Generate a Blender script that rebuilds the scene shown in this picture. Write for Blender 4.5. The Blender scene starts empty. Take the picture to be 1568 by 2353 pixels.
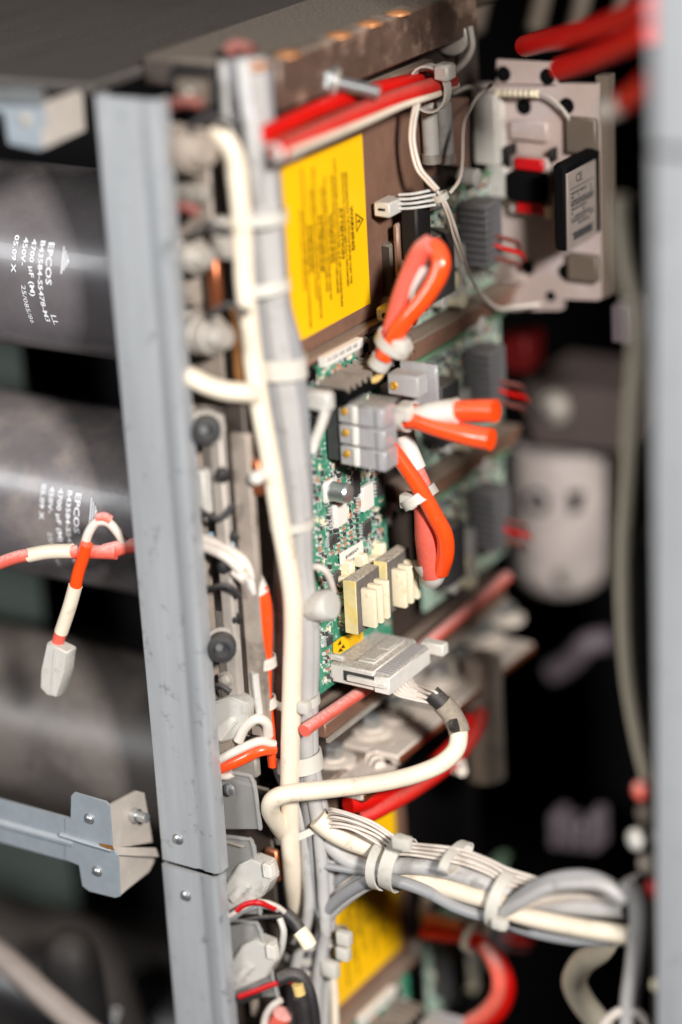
import bpy, bmesh, math, random
from mathutils import Vector, Matrix
random.seed(7)
S = bpy.context.scene
COL = S.collection
# ------------------------------------------------------------------ camera
# world axes: X along the front of the cabinet, Y into the cabinet, Z up (metres)
RX = (0.85046252, -0.1540967, 0.50295895)
RY = (0.52349231, 0.34183741, -0.7804505)
RZ = (-0.05166534, 0.92703905, 0.37138834)
CAM = Vector((0.57092259, -0.75208274, 0.37665701))
FPX, CX, CY = 5800.0, 784.0, 1176.5
cd = bpy.data.cameras.new('camera')
cam = bpy.data.objects.new('camera', cd); COL.objects.link(cam)
M = Matrix((RX, RY, RZ)).to_4x4(); M.translation = CAM
cam.matrix_world = M
cd.sensor_fit = 'VERTICAL'; cd.sensor_height = 36.0; cd.lens = FPX / 2353.0 * 36.0
cd.clip_start = 0.02; cd.clip_end = 20
cd.dof.use_dof = True; cd.dof.focus_distance = 1.058; cd.dof.aperture_fstop = 1.65
S.camera = cam
# ------------------------------------------------------------------ world, lamps, exposure
w = bpy.data.worlds.new('World'); S.world = w; w.use_nodes = True
bg = w.node_tree.nodes['Background']; bg.inputs[0].default_value = (0.90, 0.95, 1.0, 1); bg.inputs[1].default_value = 0.035
def lamp(name, loc, target, size, power, color):
    l = bpy.data.lights.new(name, 'AREA'); l.shape = 'SQUARE'; l.size = size; l.energy = power; l.color = color
    o = bpy.data.objects.new(name, l); COL.objects.link(o); o.location = loc
    o.rotation_euler = (Vector(target) - Vector(loc)).to_track_quat('-Z', 'Y').to_euler()
    return o
lamp('work_light', (1.42, -1.05, 0.92), (0.04, 0.05, -0.03), 0.22, 68.0, (1.0, 0.975, 0.95))
lamp('room_light', (-0.46, -0.98, 0.46), (0.0, 0.0, -0.05), 0.34, 8.5, (0.96, 0.98, 1.0))
S.view_settings.view_transform = 'Standard'; S.view_settings.look = 'None'
S.view_settings.exposure = 0.0; S.view_settings.gamma = 1.0
S.cycles.use_denoising = True
S.cycles.use_adaptive_sampling = False
S.cycles.max_bounces = 6; S.cycles.transparent_max_bounces = 8
S.cycles.caustics_reflective = False; S.cycles.caustics_refractive = False
S.cycles.sample_clamp_indirect = 4.0
# ------------------------------------------------------------------ placing: where a line of sight of the photograph meets a plane of the cabinet
def ray(x, y):
    v = Vector(((x - CX) / FPX, -(y - CY) / FPX, -1.0))
    return Vector((v.dot(RX_), v.dot(RY_), v.dot(RZ_)))
RX_, RY_, RZ_ = Vector(RX), Vector(RY), Vector(RZ)
def on(ax, val, x, y):
    r = ray(x, y); t = (val - CAM[ax]) / r[ax]
    return CAM + r * t
def PX(x, y, v): return on(0, v, x, y)
def PY(x, y, v): return on(1, v, x, y)
def PZ(x, y, v): return on(2, v, x, y)
V = Vector
# ------------------------------------------------------------------ materials
def lin(c):
    out = []
    for u in c:
        u /= 255.0
        out.append(u / 12.92 if u <= 0.04045 else ((u + 0.055) / 1.055) ** 2.4)
    return (*out, 1.0)
MATS = {}
def mat(name, rgb, rough=0.5, metal=0.0, var=0.12, scale=60.0, dust=0.0, bump=0.0, alpha=1.0, dustc=(150, 138, 124), stretch=None, wear_or_sheen=None, coat=0.0, sss=0.0, trans=0.0, spec=0.5):
    m = bpy.data.materials.new(name); m.use_nodes = True; MATS[name] = m
    nt = m.node_tree; N = nt.nodes; L = nt.links
    p = N['Principled BSDF']
    p.inputs['Roughness'].default_value = rough; p.inputs['Metallic'].default_value = metal
    p.inputs['Alpha'].default_value = alpha
    p.inputs['Coat Weight'].default_value = coat; p.inputs['Specular IOR Level'].default_value = spec
    p.inputs['Transmission Weight'].default_value = trans
    tc = N.new('ShaderNodeTexCoord'); src = tc.outputs['Object']
    if stretch:
        mp = N.new('ShaderNodeMapping'); mp.inputs['Scale'].default_value = stretch; L.new(src, mp.inputs[0]); src = mp.outputs[0]
    n = N.new('ShaderNodeTexNoise'); n.inputs['Scale'].default_value = scale; n.inputs['Detail'].default_value = 6; n.inputs['Roughness'].default_value = 0.65
    L.new(src, n.inputs['Vector'])
    r = N.new('ShaderNodeMapRange'); r.inputs[1].default_value = 0.3; r.inputs[2].default_value = 0.7; r.inputs[3].default_value = 1 - var; r.inputs[4].default_value = 1 + var * 0.6
    L.new(n.outputs['Fac'], r.inputs[0])
    mx = N.new('ShaderNodeMix'); mx.data_type = 'RGBA'; mx.blend_type = 'MULTIPLY'; mx.inputs['Factor'].default_value = 1.0
    mx.inputs[6].default_value = lin(rgb); L.new(r.outputs[0], mx.inputs[7])
    c = mx.outputs[2]
    if wear_or_sheen:                                   # stains, scuffs or painted reflections with a shape of their own
        n2 = N.new('ShaderNodeTexNoise'); n2.inputs['Scale'].default_value = wear_or_sheen[1]; n2.inputs['Detail'].default_value = 8; n2.inputs['Roughness'].default_value = 0.7
        L.new(tc.outputs['Object'], n2.inputs['Vector'])
        r2 = N.new('ShaderNodeMapRange'); r2.inputs[1].default_value = wear_or_sheen[2]; r2.inputs[2].default_value = wear_or_sheen[2] + 0.12; r2.inputs[4].default_value = wear_or_sheen[3]
        L.new(n2.outputs['Fac'], r2.inputs[0])
        m2 = N.new('ShaderNodeMix'); m2.data_type = 'RGBA'; m2.inputs[7].default_value = lin(wear_or_sheen[0])
        L.new(r2.outputs[0], m2.inputs['Factor']); L.new(c, m2.inputs[6]); c = m2.outputs[2]
    if dust > 0:
        g = N.new('ShaderNodeNewGeometry'); sx = N.new('ShaderNodeSeparateXYZ'); L.new(g.outputs['Normal'], sx.inputs[0])
        r3 = N.new('ShaderNodeMapRange'); r3.inputs[1].default_value = 0.15; r3.inputs[2].default_value = 0.9; r3.inputs[3].default_value = 0.12; r3.inputs[4].default_value = 1.0
        L.new(sx.outputs['Z'], r3.inputs[0])
        n3 = N.new('ShaderNodeTexNoise'); n3.inputs['Scale'].default_value = 900; n3.inputs['Detail'].default_value = 5; L.new(tc.outputs['Object'], n3.inputs['Vector'])
        r4 = N.new('ShaderNodeMapRange'); r4.inputs[1].default_value = 0.35; r4.inputs[2].default_value = 0.6; r4.inputs[3].default_value = 0.45; r4.inputs[4].default_value = 1.0
        L.new(n3.outputs['Fac'], r4.inputs[0])
        mu = N.new('ShaderNodeMath'); mu.operation = 'MULTIPLY'; L.new(r3.outputs[0], mu.inputs[0]); L.new(r4.outputs[0], mu.inputs[1])
        m3 = N.new('ShaderNodeMath'); m3.operation = 'MULTIPLY'; m3.use_clamp = True; L.new(mu.outputs[0], m3.inputs[0]); m3.inputs[1].default_value = dust
        m4 = N.new('ShaderNodeMix'); m4.data_type = 'RGBA'; m4.inputs[7].default_value = lin(dustc)
        L.new(m3.outputs[0], m4.inputs['Factor']); L.new(c, m4.inputs[6]); c = m4.outputs[2]
        rr = N.new('ShaderNodeMapRange'); rr.inputs[3].default_value = rough; rr.inputs[4].default_value = 0.95; L.new(m3.outputs[0], rr.inputs[0]); L.new(rr.outputs[0], p.inputs['Roughness'])
        if metal > 0:
            rm = N.new('ShaderNodeMapRange'); rm.inputs[3].default_value = metal; rm.inputs[4].default_value = 0.0; L.new(m3.outputs[0], rm.inputs[0]); L.new(rm.outputs[0], p.inputs['Metallic'])
    L.new(c, p.inputs['Base Color'])
    if bump > 0:
        b = N.new('ShaderNodeBump'); b.inputs['Strength'].default_value = bump; b.inputs['Distance'].default_value = 0.0006
        L.new(n.outputs['Fac'], b.inputs['Height']); L.new(b.outputs[0], p.inputs['Normal'])
    return m
mat('galvanised', (178, 181, 184), 0.36, 0.35, 0.16, 70, bump=0.12, stretch=(1, 1, 0.12), dust=0.35, wear_or_sheen=((112, 116, 120), 110, 0.57, 0.7))
mat('galvanised_bracket', (166, 176, 184), 0.40, 0.4, 0.12, 120, bump=0.12, dust=0.45)
mat('raw_and_lit_steel', (190, 180, 170), 0.5, 0.15, 0.15, 110, bump=0.12, dust=0.3)  # on the gussets, light and brown wall reflection put into the colour
mat('bus_steel', (224, 212, 198), 0.45, 0.1, 0.25, 140, dust=0.6, dustc=(196, 182, 168), wear_or_sheen=((168, 150, 132), 60, 0.52, 0.6))
mat('zinc', (205, 208, 208), 0.28, 0.9, 0.12, 120, dust=0.25)
mat('dull_steel', (184, 176, 166), 0.42, 0.3, 0.25, 150, dust=0.7)
mat('brass', (236, 178, 66), 0.35, 0.45, 0.1, 200)
mat('copper', (190, 110, 70), 0.35, 0.85, 0.2, 150, dust=0.4)
mat('gold_glint', (255, 176, 120), 0.45, 0.6, 0.1, 200)
mat('brown_paint', (132, 96, 78), 0.38, 0.15, 0.25, 70, dust=0.8, bump=0.15, wear_or_sheen=((150, 96, 62), 26, 0.60, 0.55))
mat('brown_grime', (96, 74, 62), 0.42, 0.15, 0.4, 90, dust=0.6, bump=0.3, wear_or_sheen=((176, 146, 126), 48, 0.52, 0.65))
mat('black_sleeve', (40, 37, 38), 0.3, 0.0, 0.25, 40, dust=0.12, coat=0.1, wear_or_sheen=((70, 64, 62), 14, 0.55, 0.5))
mat('cap_dust_reflections', (74, 69, 67), 0.38, 0.0, 0.25, 40, dust=0.22, bump=0.05, wear_or_sheen=((112, 104, 98), 12, 0.5, 0.5))  # dusty sleeve; the large pale blotches paint blurred reflections
mat('brown_dark', (52, 40, 35), 0.55, 0.1, 0.3, 80, dust=0.7, bump=0.15)
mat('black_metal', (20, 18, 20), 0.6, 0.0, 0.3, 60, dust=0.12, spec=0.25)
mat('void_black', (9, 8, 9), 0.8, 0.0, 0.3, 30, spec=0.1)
mat('shelf_paint', (70, 66, 63), 0.5, 0.1, 0.25, 40, dust=0.2, bump=0.2, stretch=(1, 0.2, 1), wear_or_sheen=((46, 42, 40), 30, 0.58, 0.7))
mat('dusty_grey', (132, 126, 120), 0.85, 0.0, 0.25, 45, dust=0.8, bump=0.25, wear_or_sheen=((88, 82, 80), 16, 0.52, 0.85))
mat('grey_green', (104, 114, 106), 0.7, 0.0, 0.12, 30)
mat('cap_sleeve', (98, 93, 95), 0.32, 0.0, 0.22, 40, dust=0.12, coat=0.10, wear_or_sheen=((132, 122, 116), 13, 0.52, 0.75))  # large pale blotches paint reflections of the surroundings into the sleeve
mat('white_print', (235, 235, 238), 0.6, 0.0, 0.04)
mat('label_yellow', (255, 196, 0), 0.55, 0.0, 0.06, 40)
mat('label_ink', (40, 28, 8), 0.6, 0.0, 0.1)
mat('red_tube', (206, 12, 6), 0.4, 0.0, 0.10, 80, dust=0.06, coat=0.0, spec=0.3)
mat('red_top', (206, 18, 8), 0.5, 0.0, 0.15, 90, dust=0.5, dustc=(190, 120, 108), spec=0.25, wear_or_sheen=((150, 40, 32), 110, 0.56, 0.5))
mat('orange_tube', (255, 78, 16), 0.22, 0.0, 0.10, 80, dust=0.22, coat=0.5, dustc=(236, 150, 130), wear_or_sheen=((226, 96, 66), 140, 0.60, 0.5))
mat('dusty_red_tube', (226, 84, 62), 0.6, 0.0, 0.14, 120, dust=0.9, dustc=(222, 176, 168))
mat('cream_cable', (238, 223, 200), 0.42, 0.0, 0.08, 60, dust=0.25, wear_or_sheen=((150, 128, 104), 75, 0.58, 0.6))
mat('grey_cable', (184, 181, 178), 0.36, 0.0, 0.08, 60, dust=0.25, wear_or_sheen=((108, 102, 96), 85, 0.56, 0.6))
mat('dark_grey_cable', (148, 148, 150), 0.34, 0.0, 0.08, 60, dust=0.25, wear_or_sheen=((108, 106, 106), 85, 0.58, 0.5))
mat('beige_cable', (196, 184, 162), 0.55, 0.0, 0.08, 60, dust=0.3)
mat('white_wire', (222, 210, 198), 0.5, 0.0, 0.10, 90, dust=0.3)
mat('nylon_tie', (208, 203, 192), 0.4, 0.0, 0.08, 60, dust=0.4, wear_or_sheen=((150, 140, 124), 120, 0.56, 0.5))
mat('black_tape', (30, 27, 30), 0.6, 0.0, 0.2, 80, dust=0.3)
mat('fabric_sleeve', (150, 138, 122), 0.9, 0.0, 0.3, 400, bump=0.4, dust=0.4)
mat('pcb_green', (52, 140, 108), 0.42, 0.0, 0.30, 420, dust=0.3, dustc=(160, 186, 170), coat=0.15, wear_or_sheen=((166, 194, 178), 260, 0.52, 0.55))
mat('pcb_dusty', (142, 178, 156), 0.6, 0.0, 0.3, 260, dust=1.0, dustc=(176, 184, 170), wear_or_sheen=((214, 218, 204), 150, 0.46, 0.8))
mat('pcb_edge', (120, 150, 118), 0.6, 0.0, 0.1)
mat('solder', (228, 228, 224), 0.35, 0.3, 0.15, 400)
mat('track_green', (66, 150, 112), 0.4, 0.0, 0.15, 300)
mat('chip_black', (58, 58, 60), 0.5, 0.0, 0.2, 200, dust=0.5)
mat('white_and_chip_glare', (240, 236, 226), 0.45, 0.0, 0.05)
mat('resistor_brown', (196, 142, 112), 0.5, 0.0, 0.25, 500)
mat('cream_plastic', (255, 242, 208), 0.45, 0.0, 0.08, 150, dust=0.3, wear_or_sheen=((214, 180, 120), 160, 0.58, 0.5))
mat('tape_yellow', (252, 232, 170), 0.4, 0.0, 0.22, 60, dust=0.2, wear_or_sheen=((250, 205, 40), 70, 0.5, 0.6))
mat('ferrite', (88, 84, 82), 0.7, 0.0, 0.25, 300, dust=1.0, dustc=(196, 182, 162), bump=0.3)
mat('terminal_grey', (176, 172, 170), 0.35, 0.0, 0.06, 80, dust=0.3)
mat('terminal_clear', (186, 183, 184), 0.15, 0.0, 0.05, 80, dust=0.2, alpha=0.66)
mat('acrylic', (190, 188, 184), 0.12, 0.0, 0.1, 60, dust=0.5, alpha=0.34)
mat('white_plastic', (228, 222, 212), 0.4, 0.0, 0.08, 80, dust=0.4, wear_or_sheen=((170, 156, 140), 90, 0.56, 0.5))
mat('pale_plastic', (204, 200, 192), 0.45, 0.0, 0.1, 80, dust=0.45, wear_or_sheen=((140, 128, 116), 80, 0.54, 0.55))
mat('connector_grey', (226, 220, 212), 0.5, 0.0, 0.08, 120, dust=0.85, dustc=(158, 148, 134))
mat('relay_grey', (120, 120, 122), 0.6, 0.0, 0.15, 100, dust=0.35)
mat('plate_lilac', (184, 164, 156), 0.45, 0.1, 0.14, 34, dust=0.3, wear_or_sheen=((196, 188, 192), 18, 0.5, 0.5))
mat('plate_olive', (108, 96, 84), 0.55, 0.2, 0.15, 40)
mat('dark_box', (92, 80, 76), 0.5, 0.1, 0.2, 40)
mat('relay_red', (190, 14, 20), 0.45, 0.0, 0.1)
mat('dull_red', (128, 62, 54), 0.6, 0.0, 0.2, 80, dust=0.4)
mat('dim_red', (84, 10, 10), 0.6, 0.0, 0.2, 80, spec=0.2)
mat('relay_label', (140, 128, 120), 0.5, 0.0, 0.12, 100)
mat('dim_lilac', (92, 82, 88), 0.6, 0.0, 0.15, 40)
mat('device_lilac', (176, 164, 158), 0.6, 0.0, 0.2, 40, wear_or_sheen=((124, 106, 94), 22, 0.54, 0.6))
mat('beige_clutter', (164, 150, 137), 0.55, 0.1, 0.3, 50, dust=0.4, wear_or_sheen=((98, 84, 74), 70, 0.55, 0.6))
mat('rubber', (34, 34, 38), 0.5, 0.0, 0.2, 90, dust=0.3)
mat('pale_blue_tape', (168, 200, 218), 0.5, 0.0, 0.08)
mat('rust', (128, 84, 40), 0.85, 0.0, 0.35, 300)
mat('amber_tip', (222, 190, 120), 0.4, 0.0, 0.1)
# ------------------------------------------------------------------ shape helpers
def bx(bm, x0, x1, y0, y1, z0, z1, bevel=0.0, seg=1):
    r = bmesh.ops.create_cube(bm, size=1.0)
    for v in r['verts']:
        v.co = V((x0 + (v.co.x + .5) * (x1 - x0), y0 + (v.co.y + .5) * (y1 - y0), z0 + (v.co.z + .5) * (z1 - z0)))
    if bevel > 0:
        es = list({e for v in r['verts'] for e in v.link_edges})
        bmesh.ops.bevel(bm, geom=es, offset=bevel, segments=seg, affect='EDGES', profile=0.6)
    return bm
def prism(bm, pts, off):
    off = V(off); a = [bm.verts.new(V(p)) for p in pts]; b = [bm.verts.new(V(p) + off) for p in pts]
    n = len(pts)
    bm.faces.new(a); bm.faces.new(list(reversed(b)))
    for i in range(n): bm.faces.new((a[i], b[i], b[(i + 1) % n], a[(i + 1) % n]))
    return bm
def smooth_path(pts, sub=6):
    pts = [V(p) for p in pts]
    if len(pts) < 3: return pts
    out = []
    for i in range(len(pts) - 1):
        p0 = pts[i - 1] if i else pts[0] * 2 - pts[1]
        p1, p2 = pts[i], pts[i + 1]
        p3 = pts[i + 2] if i + 2 < len(pts) else p2 * 2 - p1
        for k in range(sub):
            t = k / sub
            out.append(0.5 * ((2 * p1) + (p2 - p0) * t + (2 * p0 - 5 * p1 + 4 * p2 - p3) * t * t + (3 * p1 - p0 - 3 * p2 + p3) * t ** 3))
    out.append(pts[-1]); return out
def tube(bm, pts, r, n=10, sub=6, flat=None):
    path = smooth_path(pts, sub); m = len(path)
    rad = r if callable(r) else (lambda t: r)
    t0 = (path[1] - path[0]).normalized()
    up = V((0, 0, 1)) if abs(t0.z) < 0.9 else V((0, 1, 0))
    nrm = (up - t0 * up.dot(t0)).normalized()
    rings = []
    for i, p in enumerate(path):
        t = (path[min(i + 1, m - 1)] - path[max(i - 1, 0)]).normalized()
        nrm = (nrm - t * nrm.dot(t)).normalized(); b = t.cross(nrm)
        R_ = rad(i / (m - 1))
        rings.append([bm.verts.new(p + (nrm * math.cos(2 * math.pi * k / n) + b * math.sin(2 * math.pi * k / n) * (flat or 1)) * R_) for k in range(n)])
    for i in range(m - 1):
        for k in range(n):
            bm.faces.new((rings[i][k], rings[i][(k + 1) % n], rings[i + 1][(k + 1) % n], rings[i + 1][k]))
    bm.faces.new(list(reversed(rings[0]))); bm.faces.new(rings[-1])
    return bm
def lathe(bm, base, axis, prof, n=20):
    """prof: list of (distance along axis, radius)"""
    a = V(axis).normalized(); u = a.orthogonal().normalized(); w_ = a.cross(u); base = V(base)
    rings = [[bm.verts.new(base + a * h + (u * math.cos(2 * math.pi * (k + .5) / n) + w_ * math.sin(2 * math.pi * (k + .5) / n)) * max(r, 1e-5)) for k in range(n)] for h, r in prof]
    for i in range(len(rings) - 1):
        for k in range(n): bm.faces.new((rings[i][k], rings[i][(k + 1) % n], rings[i + 1][(k + 1) % n], rings[i + 1][k]))
    bm.faces.new(list(reversed(rings[0]))); bm.faces.new(rings[-1])
    return bm
def band(bm, c, axis, ra, rb, ref, width, thick=0.0007, n=22):
    """a flat strap round an oval: ra along ref, rb across"""
    a = V(axis).normalized(); u = (V(ref) - a * V(ref).dot(a)).normalized(); w_ = a.cross(u); c = V(c)
    def ring(h, e): return [bm.verts.new(c + a * h + u * math.cos(2 * math.pi * k / n) * (ra + e) + w_ * math.sin(2 * math.pi * k / n) * (rb + e)) for k in range(n)]
    rs = [ring(-width / 2, 0), ring(-width / 2, thick), ring(width / 2, thick), ring(width / 2, 0)]
    for i in range(4):
        A, B = rs[i], rs[(i + 1) % 4]
        for k in range(n): bm.faces.new((A[k], A[(k + 1) % n], B[(k + 1) % n], B[k]))
    return bm
def obj(name, bm, m, parent=None, smooth=True, angle=38, **props):
    bmesh.ops.recalc_face_normals(bm, faces=bm.faces[:])
    me = bpy.data.meshes.new(name); bm.to_mesh(me); bm.free()
    me.materials.append(MATS[m] if isinstance(m, str) else m)
    if smooth:
        for p in me.polygons: p.use_smooth = True
        me.set_sharp_from_angle(angle=math.radians(angle))
    o = bpy.data.objects.new(name, me); COL.objects.link(o)
    if parent is not None:
        o.parent = parent
        if parent.type == 'EMPTY': o.matrix_parent_inverse = Matrix.Translation(-parent.location)
    for k, v in props.items(): o[k] = v
    return o
def thing(name, label, cat, loc=(0, 0, 0), group=None):
    o = bpy.data.objects.new(name, None); COL.objects.link(o); o.location = loc; o.empty_display_size = 0.01
    o['label'] = label; o['category'] = cat
    if group: o['group'] = group
    return o
def tag(o, label, cat, group=None):
    o['label'] = label; o['category'] = cat
    if group: o['group'] = group
    return o
NB = bmesh.new
def text_bm(bm, s, size, org, right, up, lift=0.0002, align='CENTER', sx=1.0, warp=None, depth=0.0, bold=0.0):
    cu = bpy.data.curves.new('lettering', 'FONT'); cu.body = s; cu.size = size; cu.align_x = align; cu.align_y = 'CENTER'; cu.resolution_u = 2; cu.offset = bold
    o = bpy.data.objects.new('lettering', cu)
    me = o.to_mesh()
    org, right, up = V(org), V(right), V(up); nrm = right.cross(up)
    vs = []
    for v in me.vertices:
        p = org + right * v.co.x * sx + up * v.co.y + nrm * lift
        vs.append(bm.verts.new(warp(p) if warp else p))
    for p in me.polygons:
        try: bm.faces.new([vs[i] for i in p.vertices])
        except ValueError: pass
    o.to_mesh_clear(); bpy.data.objects.remove(o); bpy.data.curves.remove(cu)
    return bm
def cable(name, pts, r, m, parent=None, n=10, sub=6, **k):
    """pts: (x, y, Y): sight line and depth plane"""
    return obj(name, tube(NB(), [PY(*p) for p in pts], r, n, sub, **k), m, parent, angle=60)

# ================================================================== SETTING
XW = 0.0351                                # the brown side wall of the module
def structure(name, bm, m):
    o = obj(name, bm, m); o['kind'] = 'structure'; return o
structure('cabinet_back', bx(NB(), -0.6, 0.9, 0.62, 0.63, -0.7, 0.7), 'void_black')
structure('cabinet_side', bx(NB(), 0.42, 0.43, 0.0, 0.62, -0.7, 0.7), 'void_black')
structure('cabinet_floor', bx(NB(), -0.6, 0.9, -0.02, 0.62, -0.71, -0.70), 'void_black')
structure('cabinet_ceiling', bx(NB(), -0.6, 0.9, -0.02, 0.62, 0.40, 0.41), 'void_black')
structure('module_wall', bx(NB(), 0.024, 0.029, 0.046, 0.222, -0.118, 0.168, 0.0008), 'brown_dark')
structure('module_wall_lower', bx(NB(), 0.024, 0.029, 0.046, 0.122, -0.34, -0.1185, 0.0008), 'brown_dark')
structure('module_ledge', bx(NB(), -0.018, 0.034, 0.036, 0.235, 0.168, 0.180, 0.0015), 'brown_dark')
structure('module_shelf', bx(NB(), -0.40, -0.0185, 0.004, 0.40, 0.171, 0.1755, 0.001), 'shelf_paint')
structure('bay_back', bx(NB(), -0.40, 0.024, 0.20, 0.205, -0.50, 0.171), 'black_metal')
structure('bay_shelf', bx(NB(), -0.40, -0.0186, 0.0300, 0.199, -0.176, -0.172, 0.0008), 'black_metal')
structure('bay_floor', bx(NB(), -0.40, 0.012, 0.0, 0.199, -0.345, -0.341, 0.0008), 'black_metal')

# ---- the two steel rails of the front frame
def rail_bm(x0, x1, z0, z1, depth=0.0075):
    t = 0.0013; r = 0.0028
    out = [(x0, depth), (x0, 0.0006), (x0 + 0.0006, 0.0), (x0 + (x1 - x0) * 0.60, 0.0), (x0 + (x1 - x0) * 0.64, 0.0007), (x0 + (x1 - x0) * 0.72, 0.0007), (x0 + (x1 - x0) * 0.76, 0.0)]
    for k in range(6):
        a = math.pi / 2 * k / 5
        out.append((x1 - r + r * math.sin(a), r - r * math.cos(a)))
    out.append((x1, depth))
    inn = [(x1 - t, depth)] + [(x1 - t, r), (x1 - r, t + 0.0004), (x0 + t, t + 0.0009), (x0 + t, depth)]
    bm = NB(); prism(bm, [(x, y, z0) for x, y in out + inn], (0, 0, z1 - z0)); return bm
def pan_screw(parent, c, axis, r=0.0021, name='screw'):
    bm = lathe(NB(), V(c) , axis, [(0, r * 1.25), (0.0003, r * 1.25), (0.0003, r), (0.0008, r * 0.95), (0.0014, r * 0.6), (0.0016, 0.0004)], 18)
    return obj('screw', bm, 'dull_steel' if name == 'dull_screw' else 'zinc', parent)
ZJ = PY(440, 2000, 0).z
rl = thing('steel_rail', 'long galvanised upright rail in front of the black capacitors, above the joint', 'rail', (0, 0, 0))
obj('channel', rail_bm(-0.0148, 0.0147, ZJ + 0.0015, 0.1725), 'galvanised', rl)
pan_screw(rl, PY(410, 1928, 0), (0, -1, 0))
rl2 = thing('steel_rail', 'short galvanised upright rail below the joint with one screw near its top', 'rail', (0, 0, -0.2))
obj('channel', rail_bm(-0.0154, 0.0132, -0.36, ZJ - 0.0012), 'galvanised', rl2)
pan_screw(rl2, PY(428, 2058, 0), (0, -1, 0))
zr = PY(1500, 346, 0).z
rr = thing('steel_rail', 'pale upright rail on the photo\'s right edge, above the dark seam', 'rail', (0.22, 0, 0.2))
obj('channel', rail_bm(0.2172, 0.2472, zr + 0.0012, 0.30), 'galvanised', rr)
rr2 = thing('steel_rail', 'pale upright rail on the photo\'s right edge, below the dark seam', 'rail', (0.22, 0, 0))
obj('channel', rail_bm(0.2170, 0.2470, -0.34, zr - 0.0012), 'galvanised', rr2)

# ---- lower bracket: bent bar on the front with two ears and gussets back to the rail
BY = -0.020
br = thing('mounting_bracket', 'bent galvanised bar with two screwed ears meeting the left rail', 'bracket', PY(255, 1950, BY))
def ypoly(pts, y, t=0.0012): return prism(NB(), [PY(a, b, y) for a, b in pts], (0, t, 0))
EY = BY - 0.0007
obj('ear', ypoly([(150, 1879), (163, 1881), (164, 1829), (170, 1822), (242, 1843), (250, 1851), (257, 1948), (150, 1914)], EY), 'galvanised_bracket', br)
obj('ear', ypoly([(150, 1922), (262, 1955), (270, 1966), (275, 2060), (265, 2063), (206, 2048), (190, 2036), (182, 1988), (150, 1975)], EY), 'galvanised_bracket', br)
# bar: upper strip, ridge, lower strip
a0, a1 = PY(-40, 1826, BY), PY(165, 1882, BY)
pr = [(0.0, 0.0), (0.0, -0.0098), (-0.0016, -0.0112), (-0.0016, -0.0126), (0.0, -0.0138), (0.0, -0.0215)]
bmb = NB(); xs = (-0.16, a1.x)
prism(bmb, [(xs[0], BY + y, a1.z + z) for y, z in pr] + [(xs[0], BY + 0.0012 + y, a1.z + z) for y, z in reversed(pr)], (xs[1] - xs[0], 0, 0))
obj('bar', bmb, 'galvanised_bracket', br)
rid = [PY(140, 1917, BY - 0.0010), PY(200, 1936, BY - 0.0010), PY(258, 1953, BY - 0.0010)]
obj('ridge', tube(NB(), rid, 0.0012, 8), 'galvanised_bracket', br)
XG = PY(256, 1950, BY).x
def xpoly(pts, x, t=-0.0012): return prism(NB(), [PX(a, b, x) for a, b in pts], (t, 0, 0))
obj('gusset', xpoly([(250, 1851), (314, 1817), (332, 1822), (352, 1935), (300, 1944), (257, 1948)], XG), 'raw_and_lit_steel', br)
obj('gusset', xpoly([(270, 1963), (362, 1966), (343, 2003), (290, 2046), (275, 2060)], XG), 'raw_and_lit_steel', br)
obj('web', prism(NB(), [PY(255, 1946, BY), PY(268, 1964, BY), PY(366, 1968, 0.004), PY(356, 1948, 0.004)], (0, 0.001, -0.0008)), 'raw_and_lit_steel', br)
pan_screw(br, PY(206, 1881, EY), (0, -1, 0), 0.0020); pan_screw(br, PY(224, 2002, EY), (0, -1, 0), 0.0020)
obj('stud', lathe(NB(), PX(305, 1872, XG), (1, 0, 0), [(0, 0.0032), (0.003, 0.0032), (0.003, 0.0022), (0.0075, 0.0022)], 14), 'zinc', br)
obj('rust_patch', ypoly([(228, 1938), (258, 1944), (262, 1953), (248, 1951), (232, 1945)], BY - 0.0022, 0.0003), 'rust', br)
# ---- upper bracket
b2 = thing('mounting_bracket', 'pale bent bracket under the grey shelf, at the photo\'s upper left', 'bracket', PY(60, 280, BY))
obj('ear', ypoly([(-60, 232), (98, 238), (104, 332), (92, 345), (20, 330), (8, 258), (-60, 250)], BY), 'galvanised_bracket', b2)
obj('lip', ypoly([(-60, 200), (88, 206), (98, 240), (-60, 234)], BY - 0.003, 0.003), 'zinc', b2)
obj('gusset', xpoly([(98, 236), (190, 205), (196, 300), (104, 340)], PY(100, 280, BY).x), 'raw_and_lit_steel', b2)
pan_screw(b2, PY(60, 275, BY), (0, -1, 0), 0.0024, 'dull_screw')

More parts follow.
